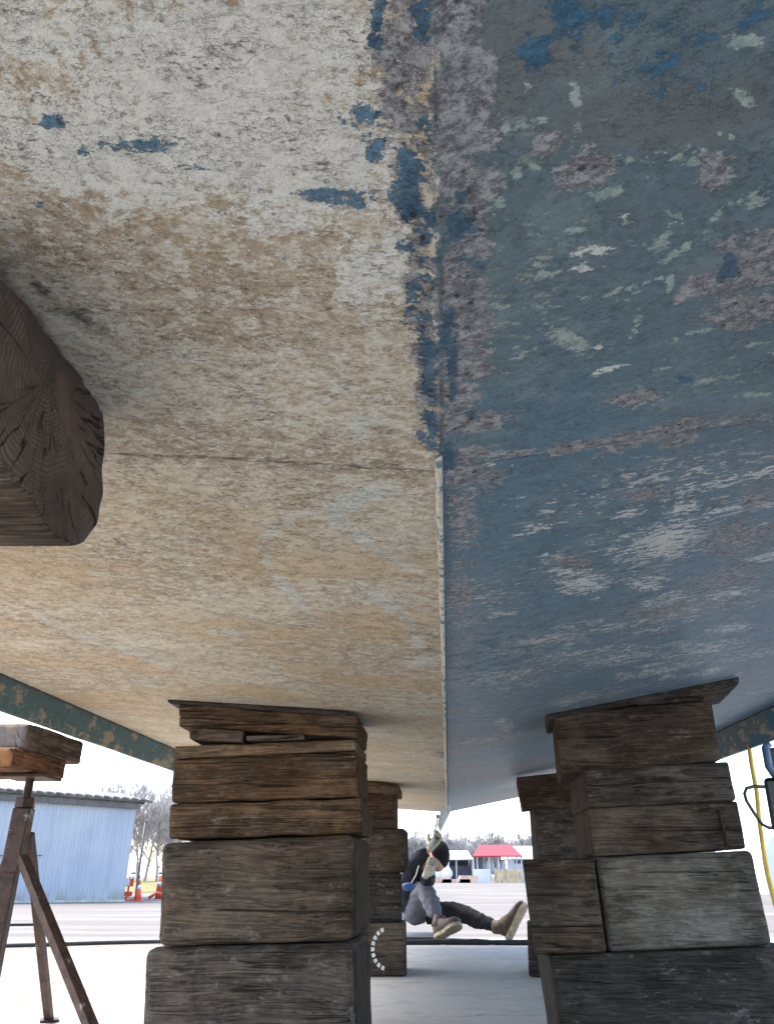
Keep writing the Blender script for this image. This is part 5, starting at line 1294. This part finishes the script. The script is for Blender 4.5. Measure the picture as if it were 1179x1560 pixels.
for i in range(3): MB().box(-.35 + i * .5, -.18 + i * .5, -.046, .046, .44, .64).build('white_stripe', M_wh, br)
for x_ in (-.4, .8): MB().box(x_ - .03, x_ + .03, -.2, .2, 0, .12).box(x_ - .03, x_ + .03, -.03, .03, .12, .42).build('leg', M_or, br)
b2 = empty('barrel', (-8.12, 30.2, -.295), 0, 'red plastic barrel with white bands past the cone, partly behind the timber stack', 'barrel')
MB().tube([(0, 0, 0), (0, 0, .4), (0, 0, .75)], [.27, .25, .2], 18).build('body', M_or, b2, True)
MB().tube([(0, 0, .42), (0, 0, .55)], [.255, .24], 18).build('band', M_wh, b2, True)
o = MB().tube([(0, 0, .05), (.25, .1, .22), (.6, .2, .05)], .05, 8).build('barrier_rail', M_or, None, True); o.location = (-8.25, 28.9, -.29)
tag(o, 'fallen red rail on the ground just right of the cone', 'rail')
lp = empty('pole', (-11.6, 38.5, -.3), 0, 'thin grey pole standing between the blue building and the timber stack', 'pole')
MB().tube([(0, 0, 0), (0, 0, 3.1)], [.06, .045], 8).build('shaft', M_trim, lp, True); MB().ball((0, 0, 3.12), (.07, .07, .05)).build('cap', M_trim, lp, True)

# ------------------------------------------------------------ far yard buildings
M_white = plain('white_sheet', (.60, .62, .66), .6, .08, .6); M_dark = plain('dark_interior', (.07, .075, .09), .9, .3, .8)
M_red = plain('red_roofing', (.33, .022, .028), .6, .25, 1.); M_tan = plain('tan_boarding', (.50, .38, .24), .8, .3, 1.2, stretch=(3, 1, 1)); M_pole = plain('pale_post', (.45, .44, .45), .7, .1, 2)
Gz = -.295
def ubox(x0, x1, y0, y1, z0, z1, ox, oy): return (x0 - ox, x1 - ox, y0 - oy, y1 - oy, z0, z1)
def X(u, D=103., k=1.109): return (u - 589.5) / 1127 / k * D
# open white shed
x0, x1 = X(670), X(720.5); ws = empty('open_shed', ((x0 + x1) / 2, 106, Gz), 0, 'low white shed with a dark open front, left of the red-roofed shelter', 'shed'); w2 = (x1 - x0) / 2
mb = MB(); mb.add([(-w2, -3, 2.55), (w2, -3, 2.55), (w2, 3, 3.6), (-w2, 3, 3.6), (-w2, -3, 2.7), (w2, -3, 2.7), (w2, 3, 3.8), (-w2, 3, 3.8)], [(0, 1, 2, 3), (4, 7, 6, 5), (0, 4, 5, 1), (1, 5, 6, 2), (2, 6, 7, 3), (3, 7, 4, 0)]); mb.build('roof', M_white, ws)
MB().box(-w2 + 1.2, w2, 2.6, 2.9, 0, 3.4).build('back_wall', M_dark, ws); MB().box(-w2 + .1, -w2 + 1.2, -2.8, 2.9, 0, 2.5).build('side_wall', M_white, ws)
for x_ in (-w2 + .1, 0, w2 - .1): MB().box(x_ - .08, x_ + .08, -2.9, -2.74, 0, 2.5).build('post', M_pole, ws)
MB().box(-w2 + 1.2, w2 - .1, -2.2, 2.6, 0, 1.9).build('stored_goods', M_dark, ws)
# red shelter
x0, x1 = X(719), X(791); rs2 = empty('shelter', ((x0 + x1) / 2, 104, Gz), 0, 'open shelter with a bright red roof and tan boarding below', 'shelter'); w2 = (x1 - x0) / 2
mb = MB(); mb.add([(-w2 - .1, -3, 2.85), (w2 + .1, -3, 2.85), (w2 - .3, 2.5, 4.25), (-w2 + 1.5, 2.5, 4.25), (-w2 - .1, -3, 3.0), (w2 + .1, -3, 3.0), (w2 - .3, 2.5, 4.4), (-w2 + 1.5, 2.5, 4.4)], [(0, 1, 2, 3), (4, 7, 6, 5), (0, 4, 5, 1), (1, 5, 6, 2), (2, 6, 7, 3), (3, 7, 4, 0)]); mb.build('roof', M_red, rs2)
for f in (0, .08, .33, .52, .72, .9, 1): MB().box(-w2 + 2 * w2 * f - .07, -w2 + 2 * w2 * f + .07, -2.9, -2.76, 0, 2.85).build('post', M_pole, rs2)
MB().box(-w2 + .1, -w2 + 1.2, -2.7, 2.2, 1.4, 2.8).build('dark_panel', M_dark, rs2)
MB().box(-w2 - .1, -w2 + 2.0, -3.15, -3.0, 0, 1.5).build('white_panel', M_white, rs2)
MB().box(-w2 + 2.5, w2, -3.1, -2.95, 0, 1.5).build('boarding', M_tan, rs2)
for i, f in enumerate((.22, .3, .42, .55, .66, .78)):
    MB().ball((-w2 + 2 * w2 * f, -1.5, 1.7), (.3, .25, .85), 10, 8).build('covered_bundle', M_white, rs2, True)
# white house to the right
x0, x1 = X(786), X(850); wh = empty('white_building', ((x0 + x1) / 2, 110, Gz), 0, 'white gabled building with a dark roof stripe right of the red-roofed shelter', 'building'); w2 = (x1 - x0) / 2
MB().box(-w2, w2, -3, 4, 0, 2.8).build('wall', M_white, wh)
mb = MB(); mb.prism([(-w2 - .3, -3.3, 2.8), (-w2 - .3, 4.3, 2.8), (-w2 - .3, .5, 4.4)], (2 * w2 + .6, 0, 0)); mb.build('roof', M_white, wh)
MB().box(-w2 + .5, w2 - .5, -3.06, -3.0, 2.2, 2.6).build('window_band', M_dark, wh)
# yard clutter at left of the shed
for i, (u, wd, h_, m, lb, nm, ct) in enumerate(((662, 2.2, 1.9, M_white, 'white wrapped bundle left of the open white shed', 'wrapped_bundle', 'bundle'), (676, 1.6, 1.7, M_white, 'smaller white wrapped bundle next to the open white shed', 'wrapped_bundle', 'bundle'))):
    o = MB().ball((0, 0, h_ / 2), (wd / 2, .8, h_ / 2), 14, 10, lambda d, q: q * (1 + .12 * math.sin(7 * d.x + 5 * d.z))).build(nm, m, None, True); o.location = (X(u), 100, Gz); tag(o, lb, ct)
M_lum = plain('fresh_lumber', (.58, .40, .30), .8, .25, 2)
for i, (u, wd, h_) in enumerate(((666, 2.6, .75), (688, 3.4, .6), (706, 2.2, .8))):
    mb = MB()
    for j in range(4):
        for k in range(int(h_ / .2)): mb.box(-wd / 2 + .1 * (k % 2), wd / 2 - .05 * j, -.6 + j * .3, -.31 + j * .3, k * .2, k * .2 + .19)
    o = mb.build('lumber_pile', M_lum, None); o.location = (X(u), 98, Gz)
    tag(o, ('pinkish lumber pile on the ground, leftmost of three before the far sheds', 'widest low lumber pile in front of the open white shed', 'short lumber pile beside the white panel of the red-roofed shelter')[i], 'lumber pile', 'lumber piles before the far sheds')
# white tent-like shed at right
wt = empty('white_tent', (20.6, 38, -.295), 0, 'white storage tent beyond the yellow hose at the right edge', 'tent')
mb = MB()
for i in range(9):
    pass
arc = [(-3.2, 0, 0), (-3.2, 0, 1.5), (-2.6, 0, 2.3), (-1.5, 0, 2.9), (0, 0, 3.2), (1.5, 0, 2.9), (2.6, 0, 2.3), (3.2, 0, 1.5), (3.2, 0, 0)]
mb.prism(arc, (0, 6, 0)).build('cover', M_white, wt); MB().box(-1.2, 1.2, -.05, -.01, 0, 2.2).build('door', plain('grey_flap', (.45, .47, .5), .7, .1, 2), wt)
# two small parked cars far off by the trees
M_car = plain('pale_car_paint', (.55, .60, .68), .3, .05, 3); M_gl = plain('dark_car_glass', (.03, .04, .05), .1, .1, 3); M_ty = plain('tyre', (.02, .02, .02), .9, .1, 3)
for i, (x_, y_, lb) in enumerate(((-62.6, 205, 'small pale car parked under the bare trees, nearer the blue building'), (-57.5, 210, 'small pale car parked under the bare trees, nearer the timber stack'))):
    cr = empty('parked_car', (x_, y_, -.2), math.pi / 2 + .3 * i, lb, 'car', 'cars parked under the bare trees')
    MB().prism([(-2.1, -.85, .35), (-2.1, -.85, .85), (-1.2, -.85, 1.0), (1.1, -.85, 1.0), (2.1, -.85, .8), (2.1, -.85, .35)], (0, 1.7, 0)).build('body', M_car, cr, bevel=.05)
    MB().prism([(-1.5, -.75, 1.0), (-1.0, -.75, 1.5), (.4, -.75, 1.5), (1.0, -.75, 1.0)], (0, 1.5, 0)).build('windows', M_gl, cr, bevel=.05)
    for wx in (-1.3, 1.3):
        for wy in (-.86, .7): MB().tube([(wx, wy, .33), (wx, wy + .16, .33)], .33, 14).build('wheel', M_ty, cr)

# ------------------------------------------------------------ bare trees
M_bark = plain('bare_bark', (.34, .31, .31), .9, .25, 3)
M_bark2 = plain('hazed_bark', (.33, .315, .315), .9, .15, 3)  # haze over the far trees, painted into the bark as pale grey
def make_tree(seed, H_, mat, thin=1., nb=1.):
    rs = random.Random(seed); tr = MB(); cr = MB()
    def limb(mb, p, d, L, r, n=4, k=4):
        pts = [p]; rr = [r]
        for i in range(n):
            d = (d + Vector((rs.uniform(-.16, .16), rs.uniform(-.16, .16), rs.uniform(-.02, .14)))).normalized()
            p = p + d * L / n; pts.append(p); rr.append(r * (1 - .62 * (i + 1) / n))
        mb.tube(pts, rr, k, False); return pts, d
    def rec(p, d, L, r, lev):
        pts, dd = limb(cr, p, d, L, r, 4 if lev < 2 else 3, 4 if lev < 2 else 3)
        if lev >= 4: return
        m = [0, 6, 6, 5][lev] if lev else 0
        m = int(m * nb)
        for i in range(m):
            f = rs.uniform(.25, 1); q = pts[0].lerp(pts[-1], f) if lev > 2 else pts[min(len(pts) - 1, int(f * len(pts)))]
            a = rs.uniform(0, 6.28); sp = rs.uniform(.35, .8)
            nd = (dd * (1 - sp * .5) + Vector((math.cos(a), math.sin(a), .45)) * sp).normalized()
            rec(q, nd, L * rs.uniform(.45, .68), max(r * .42, .012 * thin), lev + 1)
    tp, td = limb(tr, Vector((0, 0, 0)), Vector((0, 0, 1)), H_ * .55, H_ * .022, 6, 7)
    for i in range(11):
        f = rs.uniform(.35, 1); q = tp[min(6, int(f * 6.99))]; a = i * 2.4 + rs.uniform(-.4, .4)
        rec(q, Vector((math.cos(a) * .75, math.sin(a) * .75, rs.uniform(.5, 1.1))).normalized(), H_ * rs.uniform(.28, .42), H_ * .0075, 1)
    rec(tp[-1], Vector((0, 0, 1)), H_ * .4, H_ * .009, 1)
    return tr, cr
def tree(seed, H_, mat, label, group, thin=1., nb=1.):
    e_ = empty('bare_tree', (0, 0, 0), 0, label, 'tree', group); a, b = make_tree(seed, H_, mat, thin, nb)
    me_t = a.build('trunk', mat, e_, True); me_c = b.build('crown', mat, e_); return e_
def copy_tree(o, loc, rz, sc, label):
    c_ = o.copy(); C.objects.link(c_); c_.location = loc; c_.rotation_euler = (0, 0, rz); c_.scale = (sc, sc, sc * random.uniform(.9, 1.1)); c_['label'] = label
    for ch in [x for x in bpy.data.objects if x.parent == o]:
        d = ch.copy(); C.objects.link(d); d.parent = c_
    return c_
GN, GF = 'bare trees beyond the blue building', 'pale bare trees in the far treeline'
LN = 'bare leafless tree in the tangle between the blue building and the near left stack'
LF = 'pale hazy leafless tree in the far treeline above the sheds'
random.seed(11)
pn = [tree(s_, 9., M_bark, LN, GN, 1.6) for s_ in (1, 2, 3)]
pf = [tree(s_ + 20, 6.0, M_bark2, LF, GF, 3.0, 1.) for s_ in (1, 2, 3)]
spots = [(-27.2, 90, .95), (-28.5, 97, 1.0), (-25.9, 93, .85), (-29.4, 86, 1.0), (-31, 92, 1.1), (-24.6, 100, .9), (-27.5, 108, 1.1), (-30.3, 112, 1.15), (-33, 100, 1.), (-26.2, 118, 1.05), (-29, 125, 1.2), (-23, 108, .9)]
for i, (x_, y_, s_) in enumerate(spots):
    if i < 3: pn[i].location = (x_, y_, -.3); pn[i].scale = (s_,) * 3
    else: copy_tree(pn[i % 3], (x_, y_, -.3), random.uniform(0, 6), s_, LN)
for i in range(64):
    f = i / 63; x_ = 1 + 37 * f + random.uniform(-1.2, 1.2); y_ = 165 + random.uniform(-14, 16); s_ = random.uniform(.85, 1.25)
    if f > .85: x_ += 20
    if i < 3: pf[i].location = (x_, y_, -.3); pf[i].scale = (s_,) * 3
    else: copy_tree(pf[i % 3], (x_, y_, -.3), random.uniform(0, 6), s_, LF)

# ------------------------------------------------------------ the seated person
def skin(name, chains, mat, parent, sub=1, balls=(), folds=0.):
    """chains: list of lists of (x,y,z,r); joined where the first point of a chain repeats an earlier point"""
    vs = []; es = []; rr = []
    def vid(p):
        for i, q in enumerate(vs):
            if (Vector(q) - Vector(p[:3])).length < 1e-4: return i
        vs.append(p[:3]); rr.append(p[3]); return len(vs) - 1
    for ch in chains:
        ids = [vid(p) for p in ch]; es += list(zip(ids, ids[1:]))
    me = bpy.data.meshes.new(name); me.from_pydata(vs, es, []); me.update()
    o = bpy.data.objects.new(name, me); C.objects.link(o)
    md = o.modifiers.new('skin', 'SKIN'); md.use_smooth_shade = True
    sv = me.skin_vertices[0].data
    for i, r in enumerate(rr): sv[i].radius = (r, r); sv[i].use_root = (i == 0)
    sb = o.modifiers.new('sub', 'SUBSURF'); sb.levels = sb.render_levels = sub
    dg = bpy.context.evaluated_depsgraph_get(); m2 = bpy.data.meshes.new_from_object(o.evaluated_get(dg))
    bpy.data.objects.remove(o)
    if balls:
        mb = MB()
        for b in balls: mb.ball(*b)
        m3 = bpy.data.meshes.new('t'); m3.from_pydata(mb.v, [], mb.f); bm = bmesh.new(); bm.from_mesh(m2); bm.from_mesh(m3); bmesh.ops.recalc_face_normals(bm, faces=bm.faces); bm.to_mesh(m2); bm.free()
    if folds:
        m2.update(); nv = [v_.normal.copy() for v_ in m2.vertices]
        for v_, nn in zip(m2.vertices, nv):
            c_ = v_.co; w_ = noise.noise(Vector((c_.x * 9, c_.y * 9, c_.z * 26))) + .6 * noise.noise(Vector((c_.x * 30, c_.y * 20, c_.z * 34)))
            v_.co = c_ + nn * (w_ * folds)
    m2.name = name; m2.materials.clear()
    return link_mesh(name, m2, mat, parent, True)
def cloth(name, a, b, sc=60, st=(1, 1, 1)):
    t = NT(name, .95, .1); v = t.tc(); n = t.noise(t.map(v, st), sc, 5, .7); w_ = t.noise(v, 8, 3, .6)
    return t.done(t.mix(t.ma('MULTIPLY', t.ma('ADD', n, w_), .5), a, b), t.ma('ADD', w_, t.ma('MULTIPLY', n, .2)), .02, .7)
M_skin = plain('skin', (.50, .30, .21), .6, .1, 20); M_jeans = cloth('worn_grey_denim', (.03, .032, .04), (.19, .20, .235), 30)
M_jeans_shade = cloth('shaded_denim', (.006, .006, .008), (.045, .043, .045), 30)  # shade on the far leg, painted in as a near-black copy of the jeans
M_jack = cloth('black_jacket_cloth', (.008, .009, .013), (.035, .038, .05)); M_boot = plain('brown_work_boot', (.075, .050, .040), .7, .45, 15, bump=.003)
M_sole = plain('pale_boot_sole', (.24, .20, .14), .8, .3, 40, bump=.003); M_glove = plain('pale_work_glove', (.36, .34, .29), .85, .25, 25, bump=.002)
M_mask = plain('pale_dust_mask', (.42, .40, .36), .8, .2, 25); M_cap = cloth('black_knit', (.008, .008, .010), (.03, .03, .035), 120)
PO = Vector((.20, 6.95, 0))
person = empty('person', PO, 0, 'person sitting on the ground in black jacket and grey jeans, scraping the hull', 'person')
def q(x, y, z, r=None):
    p = (x - PO.x, y - PO.y, z); return p if r is None else p + (r,)
pel = (.20, 6.95, .13); chest = (.235, 6.78, .40); neckb = (.30, 6.70, .53)
head = Vector((.405, 6.60, .590)) - PO
kn, an = (.295, 6.58, .36), (.405, 6.42, .125)
kf, af = (.580, 6.78, .190), (.865, 6.58, .075)
shl, shr = (.17, 6.64, .51), (.34, 6.82, .50)
e1, h1 = (.27, 6.46, .585), (.352, 6.42, .650)     # raised hand with the scraper
e2, h2 = (.23, 6.45, .38), (.32, 6.40, .475)       # hand in front of the face
def limbset(f):
    return [[q(*pel, .12 * f), q(.21, 6.86, .26, .125 * f), q(*chest, .135 * f), q(*neckb, .07 * f)],
            [q(*pel, .12 * f), q(.25, 6.77, .26, .085 * f), q(*kn, .062 * f), q(.352, 6.49, .24, .056 * f), q(*an, .038 * f)],
            [q(*pel, .12 * f), q(.39, 6.87, .17, .085 * f), q(*kf, .062 * f), q(.72, 6.68, .135, .055 * f), q(*af, .038 * f)],
            [q(*chest, .135 * f), q(*shl, .065 * f), q(*e1, .048 * f), q(*h1, .028 * f)],
            [q(*chest, .135 * f), q(*shr, .065 * f), q(.32, 6.60, .40, .05 * f), q(*h2, .03 * f)]]
def headfn(d, p):
    # face looks down-left and towards the camera
    fd = Vector((-.55, -.75, -.25)).normalized(); k = d.dot(fd)
    p = p * (1 - .06 * max(0, k))
    p += fd * .022 * math.exp(-((d - fd).length / .22) ** 2)          # nose
    up = Vector((0, 0, 1)); p += fd * .008 * math.exp(-((d - (fd - up * .45).normalized()).length / .25) ** 2)   # mouth, chin
    sdv = fd.cross(up).normalized()
    for s_ in (-1, 1):
        p -= fd * .008 * math.exp(-((d - (fd + up * .25 + sdv * .32 * s_).normalized()).length / .16) ** 2)
        p += sdv * s_ * .014 * math.exp(-((d - sdv * s_).length / .2) ** 2)
    return p
body = skin('body', limbset(.74) + [[q(*neckb, .055), q(.345, 6.65, .555, .05), (head.x - .02, head.y + .01, head.z - .03, .055)]], M_skin, person, 1, [(head, (.082, .092, .112), 22, 16, headfn)])
ls = limbset(1.)
skin('jacket', [[q(.20, 6.93, .18, .135), q(.21, 6.86, .27, .135), q(*chest, .15), q(*neckb, .085)], [q(*chest, .15), q(*shl, .075), q(*e1, .056), q(.325, 6.43, .628, .042)],
                [q(*chest, .15), q(*shr, .075), q(.32, 6.60, .40, .056), q(.31, 6.43, .45, .040)]], M_jack, person, 3, folds=.014)
skin('jeans', [[q(*pel, .138), q(.25, 6.77, .27, .105), q(*kn, .078), q(.352, 6.49, .24, .068), q(.398, 6.43, .145, .054)]], M_jeans, person, 3, folds=.013)
skin('trouser_leg', [[q(.31, 6.91, .165, .085), q(.39, 6.87, .175, .10), q(*kf, .078), q(.72, 6.68, .135, .066), q(.85, 6.59, .088, .050)]], M_jeans_shade, person, 3, folds=.015)
# cap covers the crown, tipped towards the upper right
cd = Vector((.55, .25, .55)).normalized()
mb = MB(); mb.ball(head + cd * .020, (.091, .098, .112), 22, 14); o = mb.build('knit_cap', M_cap, person, True)
fd = Vector((-.55, -.75, -.25)).normalized()
MB().ball(head + fd * .072 + Vector((0, 0, -.028)), (.046, .04, .042), 14, 10).build('dust_mask', M_mask, person, True)
def boot(heel, toe, shin, name='boot'):
    """lofted boot: heel and toe points on the sole, shin end point"""
    H1, T1, S1 = Vector(heel) - PO, Vector(toe) - PO, Vector(shin) - PO
    d = (T1 - H1); L = d.length; d /= L; up = (S1 - H1); up = (up - d * up.dot(d)).normalized(); sd_ = d.cross(up)
    st = [(-.02, .030, .02, .070), (.0, .038, .0, .10), (.18, .042, .0, .125), (.36, .042, .0, .105), (.55, .046, .0, .075), (.75, .050, .002, .062), (.92, .044, .008, .052), (1.02, .024, .016, .036)]
    mb = MB(); n = 12
    for f, w, z0, z1 in st:
        for k in range(n):
            a = 2 * math.pi * k / n; cx, cy = math.cos(a), math.sin(a)
            cx = math.copysign(abs(cx) ** .75, cx); cy = math.copysign(abs(cy) ** .75, cy)
            mb.v.append(H1 + d * L * f + sd_ * w * cx + up * ((z0 + z1) / 2 + (z1 - z0) / 2 * cy))
    m = len(st)
    for i in range(m - 1):
        for k in range(n): a = i * n + k; b = i * n + (k + 1) % n; mb.f.append((a, b, b + n, a + n))
    mb.f += [tuple(range(n)), tuple((m - 1) * n + k for k in range(n))]
    mid = H1 + d * L * .12 + up * .06; mb.tube([mid, mid.lerp(S1, .5), S1], [.055, .048, .05], 12)
    bo = mb.build(name, M_boot, person, True)
    so = MB(); pr = [(-.03, .030), (.0, .040), (.2, .043), (.42, .036), (.6, .047), (.8, .051), (.95, .042), (1.05, .018)]
    poly = [H1 + d * L * f + sd_ * w - up * .022 for f, w in pr] + [H1 + d * L * f - sd_ * w - up * .022 for f, w in reversed(pr)]
    so.prism(poly, up * .026)
    for f in np.linspace(.02, .95, 9): 
        c_ = H1 + d * L * float(f) - up * .026; so.prism([c_ - sd_ * .034 - d * .006, c_ + sd_ * .034 - d * .006, c_ + sd_ * .034 + d * .006, c_ - sd_ * .034 + d * .006], up * .006)
    so.build('sole', M_sole, bo)
boot((.375, 6.40, .040), (.535, 6.27, .135), (.40, 6.435, .175))
boot((.925, 6.52, .028), (1.045, 6.40, .255), (.835, 6.59, .095))
def glove(wrist, d, palm, grip=True):
    """palm, four bent fingers and a thumb that close on a thin tool"""
    Wp = Vector(wrist) - PO; d = Vector(d).normalized(); n = Vector(palm).normalized(); s = d.cross(n).normalized()
    chains = [[tuple(Wp - d * .03) + (.032,), tuple(Wp) + (.028,), tuple(Wp + d * .05) + (.034,), tuple(Wp + d * .085) + (.032,)]]
    root = Wp + d * .085
    for i, (o_, L_) in enumerate(((-.033, .070), (-.011, .082), (.011, .077), (.033, .060))):
        b = Wp + d * .088 + s * o_; p1 = b + d * L_ * .45; p2 = p1 + (d * .3 + n * .8).normalized() * L_ * .38; p3 = p2 + (n * .7 - d * .6).normalized() * L_ * .32
        chains.append([tuple(Wp + d * .05) + (.034,), tuple(b) + (.0125,), tuple(p1) + (.012,), tuple(p2) + (.0115,), tuple(p3) + (.010,)])
    b = Wp + d * .03 - s * .036; p1 = b + (n * .6 - s * .5 + d * .5).normalized() * .045; p2 = p1 + (n * .5 + d * .7 + s * .4).normalized() * .035
    chains.append([tuple(Wp + d * .05) + (.034,), tuple(b) + (.016,), tuple(p1) + (.014,), tuple(p2) + (.012,)])
    return skin('glove', chains, M_glove, person, 1)
glove((.345, 6.425, .648), (.45, -.15, .6), (-.5, -.6, .2))
glove((.300, 6.405, .455), (.35, -.1, .55), (-.3, .8, .1))
M_met = plain('pale_tool_metal', (.36, .38, .40), .4, .1, 20, .3)
sc_ = empty('scraper', (.372, 6.37, .71), 0, 'thin pale scraper pole held up towards the hull by the seated person', 'scraper')
MB().tube([(-.02, .0, -.05), (.03, -.02, .155)], [.011, .005], 8).build('pole', M_met, sc_, True)
MB().box(-.012, .012, -.002, .002, 0, .03, 0).build('blade', M_met, sc_).location = (.031, -.021, .150)
pb = empty('pouch', (.165, 6.42, .375), 0, 'small bright blue pouch with a white cord at the elbow of the seated person', 'pouch')
MB().ball((0, 0, 0), (.055, .03, .03), 14, 10).build('bag', plain('blue_fabric', (.02, .07, .2), .6, .3, 20), pb, True)
MB().tube([(.02, 0, .02), (.06, 0, .08), (.085, 0, .15)], .004, 6).build('cord', M_wh, pb, True)
dc = MB(); dc.box(0, .30, 0, .62, 0, .035)
o = dc.build('kneeling_pad', M_rub, None, bevel=.008); o.location = (.12, 6.40, .002); tag(o, 'flat black pad on the ground under the bent leg of the seated person', 'pad')
